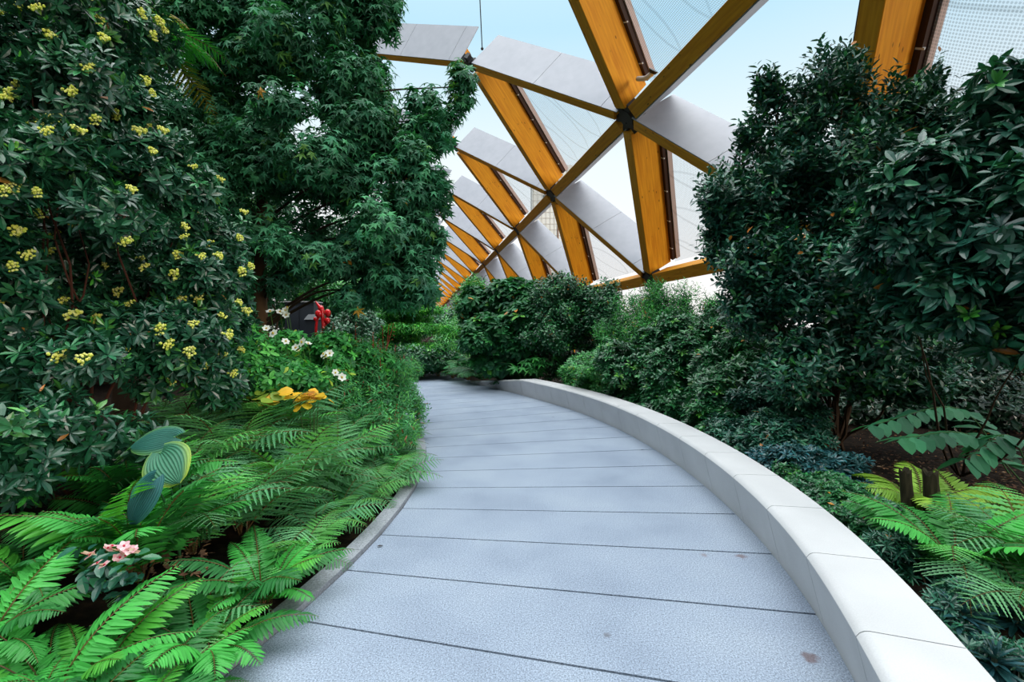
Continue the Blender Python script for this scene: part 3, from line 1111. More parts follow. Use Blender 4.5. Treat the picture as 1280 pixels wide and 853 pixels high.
def fern(label, loc, nf, length, meshes, seed, group=None, cat='fern', name='fern', tilt=(-6, 24), face=None, arc=360, lean=0):
    rnd = np.random.default_rng(seed)
    root = empty(name, loc, label, cat, group)
    for i in range(nf):
        o = link('frond', meshes[int(rnd.integers(0, len(meshes)))], root)
        a = (face if face is not None else 0) + arc * ((i + .5) / nf - .5) + rnd.normal(0, 12)
        o.rotation_euler = (math.radians(rnd.uniform(*tilt)), math.radians(rnd.normal(0, 9)), math.radians(a))
        s = length * rnd.uniform(.72, 1.12)
        o.scale = (s, s, s)
        r = rnd.uniform(.0, .05)
        o.location = (-r * math.sin(math.radians(a)), r * math.cos(math.radians(a)), 0)
    return root


def inside(pt, poly):
    x, y = pt; c = False
    for (x0, y0), (x1, y1) in zip(poly, poly[1:] + poly[:1]):
        if (y0 > y) != (y1 > y) and x < (x1 - x0) * (y - y0) / (y1 - y0) + x0:
            c = not c
    return c


ORD = 'first second third fourth fifth sixth seventh eighth ninth tenth eleventh twelfth thirteenth fourteenth fifteenth sixteenth'.split()


def bed_pos(s, off):
    return path_pt(s, off)


# front row, spilling over the kerb, then taller ones behind
rows = [('row spilling over the kerb', -1.34, np.arange(-3.05, 2.6, .46), .55, 15), ('second row from the kerb', -1.85, np.arange(-2.4, 2.4, .50), .82, 16),
        ('third row from the kerb', -2.4, np.arange(-1.75, 1.5, .50), .92, 16), ('row beside the flowering shrub', -2.95, np.arange(-.1, 1.3, .5), .95, 15)]
fi = 0
for nm, off, S, ln, nf in rows:
    for j, s in enumerate(S):
        q = path_pt(s + .12 * math.sin(7 * s + off * 3), off + .10 * math.sin(11 * s))
        near = s < -1.7
        ms = SWORD if (near and (j % 3 != 1)) else (LACY if s < 1.2 else LACYS + LACY[:2])
        kind = 'sword fern' if ms is SWORD else 'lacy fern'
        fern('%s, %s from the front in the left %s' % (kind, ORD[j], nm), (q[0], q[1], bedz(q[0], q[1])), nf, ln * (1.0 + .1 * math.sin(5 * s)), ms, 300 + fi, 'ferns in the left bed', tilt=(-6, 24) if off > -1.6 else (2, 40))
        fi += 1
# big sword ferns in the front left corner
for j, (pxy, ln, lab) in enumerate([((60, 760, 1.95), .62, 'large sword fern filling the lower left corner'), ((-30, 700, 2.1), .62, 'sword fern cut by the left edge of the picture'),
                                    ((170, 815, 1.9), .48, 'bright sword fern in front of the pink flowers'), ((30, 690, 2.5), .55, 'upright dark sword fern below the bare mulch at left'),
                                    ((250, 760, 2.25), .55, 'sword fern between the pink flowers and the kerb'), ((140, 850, 1.65), .55, 'sword fern at the bottom edge nearest the camera'),
                                    ((20, 840, 1.6), .55, 'sword fern at the very bottom left corner')]):
    q = P(*pxy)
    fern(lab, (q[0], q[1], bedz(q[0], q[1])), 14, ln, SWORD, 350 + j, 'ferns in the left bed')

# ------------------------------------------------------------------ tree fern behind the flowering shrub
tfb = P(150, 300, 5.6); tfb[2] = 0
tf = empty('tree_fern', tfb, 'tree fern with long arching fronds above the flowering shrub', 'tree fern')
topz = P(130, 40, 5.6)[2] - .1
g = Geo(); pts = smoothline([[0, 0, 0], [.03, 0, topz * .5], [0, 0, topz]], .3); g.tube(pts, np.linspace(.13, .10, len(pts)), 9, (.06, .035, .02))
g.build('trunk', M_BARK, tf)
TFC = [((.03, .19, .03), 3), ((.05, .25, .03), 2), ((.16, .22, .03), .6)]
TFM = [frond(210 + i, 'lacy', 30, TFC, 48, -48, .25) for i in range(3)] + [frond(216, 'lacy', 26, TFC, 40, -60, .22, tipcol=(.30, .20, .02))]
for i in range(16):
    o = link('frond', TFM[i % 4], tf, (0, 0, topz))
    s = 1.45 * rng.uniform(.8, 1.15)
    o.scale = (s, s, s); o.rotation_euler = (math.radians(rng.uniform(-10, 15)), 0, math.radians(i * 22.5 + rng.normal(0, 8)))

# ------------------------------------------------------------------ white daisies-like flowers and leafy perennials
L = [(385, 456, 5.9, 60, 34, .45), (332, 438, 5.6, 42, 42, .45), (432, 458, 6.2, 50, 34, .45), (350, 475, 5.2, 50, 30, .4), (310, 470, 5.0, 35, 60, .4)]
an, p, ax = shrub('windflower', 'leafy windflower clump with open white flowers beside the tree trunk', 'flower', L, 3600, 5, .08, BROAD, MIDG, 31, M_SOFT, (0, 35), stem=0, sub=14, inner=.3)
b0 = np.array(an.location)
fm = []
for v in range(2):
    g = Geo()
    for k in range(6):
        a = k * math.pi / 3
        d = np.array([[math.cos(a), math.sin(a), .12 + .25 * v]])
        g.add(*leaves(T_ellip(.36, .05, .05, .6), np.array([[0, 0, 0.0]]), d, np.array([[0, 0, 1.0]]), np.array([.045]), np.array([[.82, .82, .80]])))
    for k in range(9):
        d = rdir(1, rng)[0] * .009
        g.sphere(d + np.array([0, 0, .006]), .004, 5, 3, (.75, .45, .03))
    g.sphere((0, 0, .005), .007, 6, 4, (.45, .5, .05))
    fm.append(g.mesh('flower', M_FLOWER))
gs = Geo()
for i, (fx, fy) in enumerate([(357, 427), (370, 435), (378, 428), (385, 430), (405, 443), (412, 442), (400, 472), (412, 474), (321, 436), (333, 446), (308, 402), (338, 390), (350, 390),
                              (357, 388), (360, 385), (358, 394), (342, 417), (333, 411), (339, 440), (427, 472), (419, 466), (374, 439), (408, 446)]):
    q = P(fx, fy, 5.25 + .12 * math.sin(i * 2.1)) if fy > 400 else P(fx, fy, 5.9)
    o = link('flower', fm[i % 2], an, q - b0)
    o.rotation_euler = (math.radians(rng.uniform(25, 80)), math.radians(rng.uniform(-25, 25)), math.radians(rng.uniform(-60, 60)))
    o.scale = [rng.uniform(.95, 1.35)] * 3
    e_ = q - b0; f_ = np.array([e_[0] * .9, e_[1] + .25, .3])
    gs.tube(smoothline([f_, f_ * .4 + e_ * .6 + np.array([0, .05, 0]), e_], .1), .003, 4, (.08, .2, .04))
gs.build('flower_stems', M_BARK, an)

L = [(450, 466, 6.6, 50, 38, .6), (480, 490, 6.4, 38, 48, .5), (470, 545, 5.5, 45, 40, .45), (425, 500, 6.0, 45, 40, .5), (505, 510, 7.0, 24, 36, .4), (500, 470, 8.2, 26, 24, .5)]
PEN = [((0.048, 0.24, 0.08), 4), ((0.08, 0.336, 0.112), 3), ((0.128, 0.448, 0.096), 1.5), ((0.24, 0.08, 0.048), .25)]
pe, p, ax = shrub('bushy_perennial', 'bushy narrow leaved perennial with reddish stems crowding the left kerb', 'plant', L, 6500, 6, .07, NARROW, PEN, 33, M_SOFT, (0, 50), .35, stem=16, stemr=.006, stemcol=(.16, .03, .02))
b0 = np.array(pe.location)
gs = Geo()
for i in range(34):
    q = np.array([rng.uniform(405, 500), rng.uniform(400, 520)]); a = P(q[0], q[1], 6.2 + rng.uniform(-.3, .3)) - b0
    gs.tube([a - np.array([rng.normal(0, .04), 0, .32]), a], [.006, .003], 4, (.22, .04, .02))
    for k in range(5):
        gs.sphere(a - np.array([rng.normal(0, .012), rng.normal(0, .012), .05 * k]), .009, 5, 3, (.25, .06, .03))
gs.build('seed_stems', M_BARK, pe)

# autumn-yellow plant
def broad_plant(name, label, cat, px, py, Y, spread, n, size, cols, seed, tm, mat=M_SOFT, el=(0, 40)):
    rnd = np.random.default_rng(seed)
    c = P(px, py, Y); b = np.array([c[0], c[1] + .1, 0.0])
    root = empty(name, b, label, cat)
    pos = c + rnd.normal(0, 1, (n, 3)) * np.array([spread, spread * .6, spread * .45])
    az = rnd.uniform(0, 6.28, n)
    d = np.stack([np.cos(az), np.sin(az) - .4, rnd.uniform(-.5, .2, n)], 1)
    nr = unit(np.stack([rnd.normal(0, .3, n), -.55 + rnd.normal(0, .2, n), np.ones(n)], 1))
    g = Geo(); g.add(*leaves(tm, pos - b, d, nr, size * rnd.uniform(.7, 1.2, n), palette(n, cols, rnd)))
    g.build('foliage', mat, root)
    g = Geo()
    for q in pos[::4]:
        e_ = q - b; g.tube(smoothline([[e_[0] * .2, e_[1] * .2, 0], [e_[0] * .6, e_[1] * .6, e_[2] * .6], e_], .1), .004, 4, (.05, .09, .03))
    g.build('stems', M_BARK, root)
    return root


GOLD = [((.75, .40, .02), 3), ((.85, .52, .03), 3), ((.6, .25, .04), 1), ((.75, .35, .2), .5)]
LIME = [((.28, .42, .05), 3), ((.45, .45, .05), 2), ((.55, .35, .03), .8)]
ROUND = T_ellip(.42, .04, .12, .45)
broad_plant('gold_leaf_plant', 'plant with broad golden yellow autumn leaves among the left ferns', 'plant', 385, 496, 4.6, .09, 26, .13, GOLD, 41, ROUND)
broad_plant('lime_leaf_plant', 'yellowish green broad leaved plant just left of the golden one', 'plant', 338, 496, 4.7, .11, 24, .13, LIME, 42, ROUND)

# hosta with three ribbed leaves
hb = P(215, 640, 2.95); hb[2] = 0
ho = empty('hosta', hb, 'hosta with three large ribbed blue green leaves beside the fern bank', 'plant')


def hosta_leaf(L_, W, rim, mid, seed):
    rnd = np.random.default_rng(seed)
    nu, nv = 57, 17
    V, C = [], []
    for i in range(nv):
        t = i / (nv - 1)
        wd = W * (max(0, math.sin(math.pi * min(1, t * .93 + .05)) ** .62) * (1 - .28 * t)) if 0 < t < 1 else W * (.25 if t == 0 else .02)
        for j in range(nu):
            u = -1 + 2 * j / (nu - 1)
            back = .20 * L_ * (abs(u) ** 1.5) * (1 - t) ** 2
            z = .018 * L_ * math.cos(u * 44) * (1 - abs(u) ** 6) + .16 * abs(u) * wd - .28 * L_ * (t - .3) ** 2 - .22 * wd * u * u
            V.append([u * wd, t * L_ - back, z])
            k = min(1, max(0, (abs(u) - .55) * 2.2 + (t - .75) * .8))
            C.append((np.array(mid) * (1 - k) + np.array(rim) * k) * (1.0 + .22 * math.cos(u * 44)))
    q = [[i * nu + j, i * nu + j + 1, (i + 1) * nu + j + 1, (i + 1) * nu + j] for i in range(nv - 1) for j in range(nu - 1)]
    return mesh('leaf', V, [q], M_SOFT, np.array(C) * rnd.uniform(.9, 1.1, (len(C), 1)), True)


for i, (px_, py_, Y_, L_, W, rim, mid, dr, nr) in enumerate([
        (218, 546, 2.95, .26, .125, (.10, .25, .06), (.035, .16, .13), (-.85, -.15, -.12), (.05, -.62, .78)), (200, 566, 2.8, .26, .155, (.38, .52, .06), (.05, .2, .12), (.62, -.45, -.42), (-.1, -.75, .65)),
        (192, 600, 2.6, .25, .11, (.04, .17, .15), (.03, .14, .15), (-.35, -.3, -.8), (-.15, -.85, .45))]):
    q = P(px_, py_, Y_) - hb
    o = link('leaf', hosta_leaf(L_, W, rim, mid, 50 + i), ho)
    yv = unit(np.array(dr)); xv = unit(np.cross(yv, np.array(nr))); zv = np.cross(xv, yv)
    Mh = np.eye(4); Mh[:3, 0], Mh[:3, 1], Mh[:3, 2], Mh[:3, 3] = xv, yv, zv, q
    o.matrix_basis = Matrix(Mh.tolist())
    g = Geo(); g.tube(smoothline([[0.02 * i, .05, 0], [q[0] * .5, q[1] * .5 + .06, q[2] * .6], q], .06), .007, 5, (.06, .2, .08))
    g.build('leaf_stalk', M_BARK, ho)

# pink flowers
pb = P(140, 720, 2.2); pb[2] = 0
pk = empty('pink_flower_plant', pb, 'low plant with small pink and white flowers and dark leaves', 'flower')
rnd = np.random.default_rng(61)
pos = np.array([P(rnd.uniform(95, 178), rnd.uniform(675, 735), 2.25) for _ in range(75)])
g = Geo(); V = pos - pb; V[:, 2] = np.maximum(V[:, 2] - .03, .02)
g.add(*leaves(BROAD, V, rdir(75, rnd) * np.array([1, 1, .4]), np.tile([0, -.5, 1.0], (75, 1)), rnd.uniform(.05, .1, 75), palette(75, BLUEG, rnd)))
g.build('foliage', M_LEAF, pk)
g = Geo()
for k in range(5):
    a = k * 2 * math.pi / 5
    g.add(*leaves(T_ellip(.40, .03, .1, .6), np.zeros((1, 3)), np.array([[math.cos(a), math.sin(a), .35]]), np.array([[0, 0, 1.0]]), np.array([.026]), np.array([[.85, .62, .66] if k % 2 else [.85, .42, .5]])))
g.sphere((0, 0, .004), .005, 5, 3, (.6, .02, .08))
pfm = g.mesh('flower', M_FLOWER)
for i, (x_, y_) in enumerate([(134, 686), (140, 684), (145, 689), (151, 692), (155, 683), (161, 688), (165, 691), (158, 696), (150, 698), (146, 698), (110, 694), (114, 695), (122, 705), (127, 707), (131, 707), (168, 687), (137, 690)]):
    o = link('flower', pfm, pk, P(x_, y_, 2.12) - pb)
    o.rotation_euler = (math.radians(rnd.uniform(10, 60)), math.radians(rnd.uniform(-30, 30)), rnd.uniform(0, 6)); o.scale = [rnd.uniform(.8, 1.3)] * 3
# blue rosette beside it
def rosette(label, px, py, Y, n, size, cols, seed, z=0.0, tm=NARROW):
    rnd = np.random.default_rng(seed); c = P(px, py, Y)
    root = empty('rosette_plant', (c[0], c[1], z), label, 'plant')
    h = c[2] - z
    g = Geo()
    for ring, (el, k) in enumerate(((75, 6), (50, 9), (25, 12), (2, 14), (-20, 14))):
        a = np.arange(k) * 2 * math.pi / k + ring * .4 + rnd.normal(0, .1, k); e_ = np.radians(el + rnd.normal(0, 6, k))
        d = np.stack([np.cos(a) * np.cos(e_), np.sin(a) * np.cos(e_), np.sin(e_)], 1)
        nr = np.stack([-np.cos(a) * np.sin(e_), -np.sin(a) * np.sin(e_), np.cos(e_)], 1)
        g.add(*leaves(tm, np.tile([0, 0, h - ring * .012], (k, 1)), d, nr, size * rnd.uniform(.8, 1.1, k) * (.5 + .16 * ring), palette(k, cols, rnd)))
    g.build('foliage', M_LEAF, root)
    g = Geo(); g.tube([[0, 0, 0], [0, 0, h]], .01, 5, (.06, .08, .05)); g.build('stem', M_BARK, root)
    return root


ROS = [((.012, .06, .075), 3), ((.02, .085, .10), 2)]
rosette('small blue green rosette above the pink flowers', 132, 663, 3.0, 5, .085, ROS, 62)

# ------------------------------------------------------------------ right: low evergreens behind the bench
def low(name, label, lobes, n, seed, size=.085, cols=DG, per=8, tm=ELLIP, cat='shrub', **kw):
    return shrub(name, label, cat, lobes, n, per, size, tm, cols, seed, el=(0, 40), stem=5, stemr=.012, up=.9, **kw)


def edge(y0, y1, off=.55, r=(.36, .30), step=.42):
    out = []
    for s in np.arange(.5, SEND, step):
        q = np.array([np.interp(s, BS, BL[:, k]) for k in (0, 1)]); n = unit(np.array([np.interp(s, BS, BN[:, k]) for k in (0, 1)]))
        q = q - n * (.27 + off)
        if y0 <= q[1] < y1:
            z = .18 + r[1] * .6
            out.append((640 + F * q[0] / q[1], HY - F * (z - EYE) / q[1], q[1], r[0] * F / q[1], r[1] * F / q[1], r[0]))
    return out


low('low_shrub', 'low feathery green shrub where the bench starts to rise', [(745, 462, 9.6, 36, 20, .5), (770, 455, 9.2, 30, 24, .5)] + edge(9.0, 11.0, .5), 3000, 71, .10, MIDG, 7, NARROW)
low('low_shrub', 'whorled evergreen mound spilling over the middle of the bench', [(800, 455, 8.7, 48, 34, .6), (838, 472, 7.8, 40, 34, .5), (845, 430, 8.6, 48, 34, .6)] + edge(7.3, 9.0), 5600, 72, .10)
low('low_shrub', 'glossy evergreen mound behind the bench in front of tall shrub', [(895, 440, 7.6, 52, 44, .6), (905, 490, 6.6, 50, 34, .5), (945, 470, 6.9, 40, 40, .5)] + edge(6.0, 7.3), 6200, 73, .095)
low('low_shrub', 'dark evergreen mound at the foot of the tall shrub', [(955, 515, 5.9, 48, 30, .45), (985, 545, 5.3, 36, 22, .35), (990, 505, 5.9, 36, 30, .4)] + edge(4.9, 6.0, .45, (.3, .22)), 5000, 74, .085, BLUEG)
low('groundcover', 'blue leaved low groundcover clump behind the bench near the mulch', [(1005, 583, 4.5, 42, 22, .30), (1045, 585, 4.5, 34, 16, .25)] + edge(4.2, 4.9, .40, (.26, .20), .3), 2400, 75, .065, [((.02, .10, .115), 3), ((.03, .14, .15), 2), ((.015, .07, .07), 2)], 7, ELLIP, 'groundcover')
low('groundcover', 'small leaved green groundcover between bench and ferns', [(1040, 625, 3.9, 40, 26, .28), (1085, 650, 3.6, 30, 20, .22), (1010, 605, 4.2, 26, 16, .2)] + edge(3.0, 4.2, .34, (.24, .18), .3), 5200, 76, .042, DG, 6, SMALL, 'groundcover')

low('groundcover', 'dark low leafy groundcover under the right ferns along the bench back', [(1135, 700, 2.75, 50, 30, .18), (1190, 765, 2.3, 40, 30, .15), (1240, 820, 2.05, 40, 26, .12), (1250, 690, 2.9, 80, 34, .3), (1290, 760, 2.4, 60, 40, .25)], 2600, 77, .055, BLUEG, 7, NARROW, 'groundcover')
# tall upright shrub
L = [(1000, 165, 5.8, 52, 62, .6), (1110, 175, 5.9, 55, 58, .6), (945, 255, 5.9, 52, 60, .6), (1055, 255, 5.8, 95, 85, .8), (950, 345, 5.8, 62, 60, .6), (1045, 375, 5.6, 95, 80, .8),
     (1010, 455, 5.4, 62, 45, .5), (1045, 115, 5.9, 24, 36, .3), (1155, 130, 6.0, 24, 30, .3), (1150, 240, 5.9, 40, 60, .5), (905, 300, 6.0, 26, 30, .3), (1110, 450, 5.7, 50, 45, .5), (1120, 480, 5.2, 50, 26, .35), (1048, 88, 5.9, 10, 22, .12), (1064, 80, 5.9, 8, 16, .1), (1163, 106, 6.0, 10, 16, .12), (963, 112, 5.8, 9, 14, .12), (940, 165, 5.9, 16, 20, .2), (890, 255, 6.0, 12, 20, .2), (975, 120, 5.8, 22, 24, .25)]
shrub('tall_shrub', 'tall upright dark shrub with small pointed leaves right of the bench', 'shrub', L, 10500, 7, .09, T_ellip(.21, .12, .14, .45), BLUEG + [((.03, .16, .035), 1.5)], 81, None, (10, 60), .42, .8,
      base=(3.94, 5.8, .12), sub=16, frac=.40, inner=.25, stem=16, stemr=.022, stemcol=(.06, .035, .02),
      extra=[(330, 6, .07, ELLIP, MIDG, (10, 60)), (300, 10, .095, T_ellip(.20, .12, .14, .45), BLUEG, (15, 50), .30)])
# broad dark shrub at the right edge
L = [(1195, 245, 3.75, 85, 80, .55), (1265, 175, 3.75, 70, 70, .5), (1150, 315, 3.7, 62, 62, .45), (1235, 350, 3.55, 92, 75, .5), (1330, 270, 3.4, 90, 150, .6), (1165, 385, 3.7, 50, 40, .35), (1290, 420, 3.4, 60, 40, .35)]
shrub('broad_shrub', 'large leaved dark shrub with pale new tips at the right edge', 'shrub', L, 2800, 8, .145, ELLIP, BLUEG, 82, None, (-5, 35), 0, .55,
      base=(4.1, 4.4, .25), sub=12, frac=.36, inner=.25, stem=4, stemr=.012, stemcol=(.04, .022, .012), extra=[(46, 7, .10, ELLIP, BRIGHT, (15, 60)), (40, 9, .12, ELLIP, BLUEG, (10, 45), .22), (6, 2, .12, BROAD, [((.45, .16, .02), 1)], (-20, 20))])

# middle distance shrubs behind the bench
shrub('broad_leaved_shrub', 'broad leaved evergreen mound left of the holly behind the bench', 'shrub', [(615, 392, 13, 38, 36, .9), (655, 372, 13, 38, 26, .9), (610, 420, 12.6, 36, 22, .8), (660, 400, 12.6, 36, 34, .8), (640, 435, 12.8, 60, 26, .7), (590, 385, 13.5, 22, 24, .6)],
      5000, 7, .20, BROAD, DG + [((.05, .20, .10), 2)], 91, M_SOFT, (-20, 30), 0, .8, stem=8, stemr=.04)
shrub('holly_shrub', 'dense rounded dark holly shrub in the middle behind the bench', 'shrub', [(705, 388, 12, 42, 40, 1.0), (735, 378, 12, 30, 30, .8), (690, 420, 11.8, 34, 22, .7), (745, 405, 11.6, 25, 36, .7), (715, 440, 12.2, 50, 30, .5)],
      8000, 7, .10, SMALL, DG + [((.02, .09, .045), 4)], 92, None, (0, 60), .3, .7, stem=8, stemr=.04)
shrub('loose_shrub', 'loose twiggy shrub below the orange roof sill', 'shrub', [(800, 395, 11, 40, 44, .9), (840, 385, 10.6, 40, 40, .8), (775, 425, 10.6, 30, 36, .7), (825, 430, 10.3, 40, 30, .7), (870, 400, 10.4, 30, 44, .7)],
      5000, 6, .09, NARROW, MIDG + [((.02, .1, .04), 5), ((.3, .12, .03), .3)], 93, M_SOFT, (0, 60), .45, .6, stem=22, stemr=.014, stemcol=(.14, .08, .035), inner=.4)
for j, (px_, py_, Y_, lab) in enumerate([(530, 462, 16.5, 'dark fern at the bend where the walk disappears'), (548, 465, 15.8, 'second dark fern from the bend along the far walk'), (566, 467, 15.2, 'dark fern leaning over the far walk just before the bench tip'),
                                         (585, 468, 14.6, 'dark fern right beside the tapered tip of the bench'), (606, 466, 14.0, 'dark fern behind the lowest end of the bench'), (630, 466, 13.3, 'dark fern under the broad leaved evergreen'),
                                         (652, 466, 12.6, 'fern under the hollow between two dark shrubs'), (560, 452, 17.5, 'taller fern at the back of the far bend'), (595, 450, 16.2, 'fern standing behind the bench tip ferns')]):
    q = P(px_, py_, Y_)
    fern(lab, (q[0], q[1], 0), 14, 1.55 if j > 6 else 1.25, DARKF + LACYS[:1], 400 + j, 'ferns by the far walk')
broad_plant('palm_leaf_plant', 'pale green fingered plant in the dark hollow behind the bench', 'plant', 668, 458, 11.6, .22, 40, .28, MIDG, 95, MAPLE)

# bright layered small tree at the bend
rnd = np.random.default_rng(97)
L = []
for (x_, y_, hw) in [(514, 360, 24), (490, 373, 34), (514, 386, 46), (490, 398, 48), (518, 410, 48), (490, 422, 48), (518, 434, 48), (490, 446, 44)]:
    L.append((x_, y_, 16 + rnd.uniform(-.5, .5), hw, 1.6, 1.1))
shrub('layered_tree', 'small bright green tree with layered branches at the bend', 'tree', L, 5000, 6, .16, NARROW, BRIGHT + [((.03, .2, .04), 3)], 98, M_SOFT, (-35, 10), .3, .9, stem=10, stemr=.05, sub=50, frac=.14, inner=.1)

# background greenery
bgs = [('dark evergreen hedge in the shade under the maple', [(300, 395, 19, 70, 45, 1.0), (220, 380, 12, 80, 70, 1.0), (430, 405, 19, 60, 26, .9), (330, 335, 18, 120, 45, 1.2), (335, 398, 22, 36, 24, .8), (140, 300, 11, 130, 160, 1.2), (60, 150, 11, 160, 160, 1.2)], 9000, .17, DG, 101),
       ('low dark bush at the foot of the layered tree', [(505, 450, 15.0, 52, 13, .7), (470, 446, 14.6, 30, 14, .6), (545, 448, 15.6, 24, 12, .6)], 1800, .15, DG, 107),
       ('grey green bush left of the layered tree', [(445, 408, 13, 26, 24, .6), (430, 425, 12, 30, 20, .6)], 1800, .12, [((.04, .15, .07), 1), ((.03, .11, .05), 1)], 102),
       ('light green bamboo like bush under the far roof beams', [(577, 395, 20, 16, 26, .8), (570, 425, 19, 22, 24, .8), (592, 360, 19, 12, 16, .6)], 1800, .17, BRIGHT + MIDG, 103),
       ('leafy bush with pinkish flowers behind the red sculpture', [(430, 378, 19, 44, 22, .9), (395, 362, 20, 40, 20, .9), (470, 372, 21, 30, 20, .8)], 2600, .17, MIDG, 104),
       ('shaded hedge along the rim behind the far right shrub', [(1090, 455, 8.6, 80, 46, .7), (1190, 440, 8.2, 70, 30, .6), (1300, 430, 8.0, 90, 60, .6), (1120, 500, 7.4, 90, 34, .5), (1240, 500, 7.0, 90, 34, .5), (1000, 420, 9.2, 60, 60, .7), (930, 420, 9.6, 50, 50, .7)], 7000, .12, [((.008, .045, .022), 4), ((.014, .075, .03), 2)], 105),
       ('distant dark hedge beyond the layered tree', [(500, 400, 34, 45, 22, 2), (560, 405, 40, 40, 18, 2), (420, 385, 36, 70, 30, 2)], 3000, .34, DG, 106)]
for j, (x_, y_, h_, r_, lab) in enumerate([(-9.5, 11, 9, 3.2, 'tall dark tree far left behind the maple'), (-12, 19, 10, 3.8, 'tall dark tree beyond the maple trunk'), (-8.5, 4.5, 8, 2.4, 'tall dark tree behind the yellow flowered shrub'), (-11, 31, 9, 2.6, 'distant dark tree above the service cabinet')]):
    rr = np.random.default_rng(130 + j)
    cs = []
    for k in range(9):
        a = rr.uniform(0, 6.28); z_ = rr.uniform(.28, .92) * h_
        cs.append((x_ + r_ * .5 * math.cos(a), y_ + r_ * .5 * math.sin(a), z_))
    L = [(640 + F * c_[0] / c_[1], HY - F * (c_[2] - EYE) / c_[1], c_[1], r_ * .62 * F / c_[1], h_ * .2 * F / c_[1], r_ * .62) for c_ in cs]
    shrub('background_tree', lab, 'tree', L, 3200, 6, .22, SMALL, DG, 140 + j, None, (-30, 30), .3, .7, base=(x_, y_, 0), stem=6, stemr=.12, sub=12, inner=.3)
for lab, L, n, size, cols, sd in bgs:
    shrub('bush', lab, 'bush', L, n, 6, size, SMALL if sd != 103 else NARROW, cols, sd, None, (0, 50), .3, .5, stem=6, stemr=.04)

# ------------------------------------------------------------------ right bed: ferns, stumps, arching stems, rosettes
BZ = .13
for j, (px_, py_, Y_, ln, nf, ms, lab) in enumerate([
        (1150, 655, 3.45, .60, 12, YELF, 'yellow green fern growing from the mossy stumps'),
        (1225, 660, 3.3, .56, 10, YELF + BROWNF[:1], 'yellow green fern with browning fronds right of the stumps'),
        (1195, 735, 2.65, .62, 14, SWORD[:3] + LACY[:2], 'green fern reaching over the back edge of the bench'),
        (1280, 715, 2.6, .66, 14, LACY, 'lacy green fern cut by the right edge of the picture'),
        (1285, 790, 2.25, .50, 10, LACY, 'soft fern in the lower right corner above dark rosettes')]):
    q = P(px_, py_, Y_)
    fern(lab, (q[0], q[1], BZ + .10), nf, ln, ms, 500 + j, 'ferns in the right bed')
o = fern('orange brown fern frond drooping beside the mossy stumps', (*P(1195, 650, 3.35)[:2], BZ), 3, .5, BROWNF, 521, None, arc=80, face=170)
g0 = [(1141, 612, 3.28, .50, .040), (1172, 612, 3.24, .50, .048)]
for j, (px_, py_, Y_, h, r_) in enumerate(g0):
    q = P(px_, py_, Y_); g = Geo()
    n = 14; Z = np.linspace(0, h, 8); V = []
    rr = np.random.default_rng(530 + j)
    for z_ in Z:
        for k in range(n):
            a = k * 2 * math.pi / n
            R_ = r_ * (1 + .12 * math.sin(3 * a + z_ * 9) + rr.normal(0, .05)) * (1.15 - .3 * z_ / h)
            V.append([R_ * math.cos(a) - .06 * z_ / h, R_ * math.sin(a), z_ + (rr.uniform(-.015, .03) if z_ == Z[-1] else 0)])
    V.append([-.06, 0, h - .02])
    qd = [[i * n + k, i * n + (k + 1) % n, (i + 1) * n + (k + 1) % n, (i + 1) * n + k] for i in range(7) for k in range(n)]
    g.add(V, [qd, [[7 * n + k, 7 * n + (k + 1) % n, 8 * n] for k in range(n)]], np.array([[.022, .018, .009]] * len(V)) * np.random.default_rng(3).uniform(.5, 1.8, (len(V), 1)))
    tag(g.build('tree_stump', M_BARK, loc=(q[0], q[1], BZ - .02)), ['narrower mossy stump on the left between the yellow ferns', 'thicker mossy stump on the right between the yellow ferns'][j], 'stump', 'mossy stumps')

for j, (A, B, C_, Y0, Y1, n_, lab) in enumerate([((1265, 590), (1200, 512), (1088, 532), 4.6, 4.3, 15, 'arching leafy stem reaching left above the bare mulch'),
                                                 ((1290, 580), (1215, 545), (1125, 548), 4.2, 3.9, 13, 'arching leafy stem just above the yellow ferns'),
                                                 ((1300, 600), (1262, 545), (1205, 575), 4.0, 3.8, 11, 'short arching leafy stem at the right edge above ferns')]):
    a, b, c_ = P(*A, Y0), P(*B, (Y0 + Y1) / 2), P(*C_, Y1)
    a = np.array([a[0] + .1, a[1] + .1, BZ])
    pts = smoothline([a, b, c_], .02)
    root = empty('arching_plant', a, lab, 'plant')
    g = Geo(); g.tube(pts[::4] - a, np.linspace(.007, .003, len(pts[::4])), 5, (.06, .14, .05)); g.build('stem', M_BARK, root)
    rnd = np.random.default_rng(540 + j)
    S = np.linspace(.30, 1.0, n_)
    pos, dd, nn = [], [], []
    for k, s in enumerate(S):
        i = min(len(pts) - 2, int(s * (len(pts) - 1))); T = unit(pts[i + 1] - pts[i]); X = unit(np.cross(T, [0, 0, 1.0]))
        for sd in (-1, 1):
            pos.append(pts[i] - a); dd.append(unit(T * .45 + X * sd * .8 - np.array([0, 0, .18 + .15 * rnd.random()]))); nn.append(np.array([0, -.15, 1.0]) + rnd.normal(0, .12, 3))
    n2 = len(pos)
    g = Geo(); g.add(*leaves(T_ellip(.29, .08, .18, .42), np.array(pos), np.array(dd), np.array(nn), rnd.uniform(.17, .23, n2), palette(n2, [((.035, .19, .085), 1), ((.045, .23, .10), 1)], rnd)))
    g.build('foliage', M_SOFT, root)
DROS = [((.012, .055, .065), 3), ((.018, .075, .085), 2), ((.03, .12, .08), .5)]
rosette('dark blue green rosette beside the bench below the right fern', 1203, 765, 2.2, 5, .17, DROS, 551, BZ)
rosette('dark rosette in the lower right corner beside the bench', 1243, 822, 1.97, 5, .16, DROS, 552, BZ)
rosette('dark rosette at the extreme bottom right corner', 1288, 850, 1.95, 5, .16, DROS, 553, BZ)
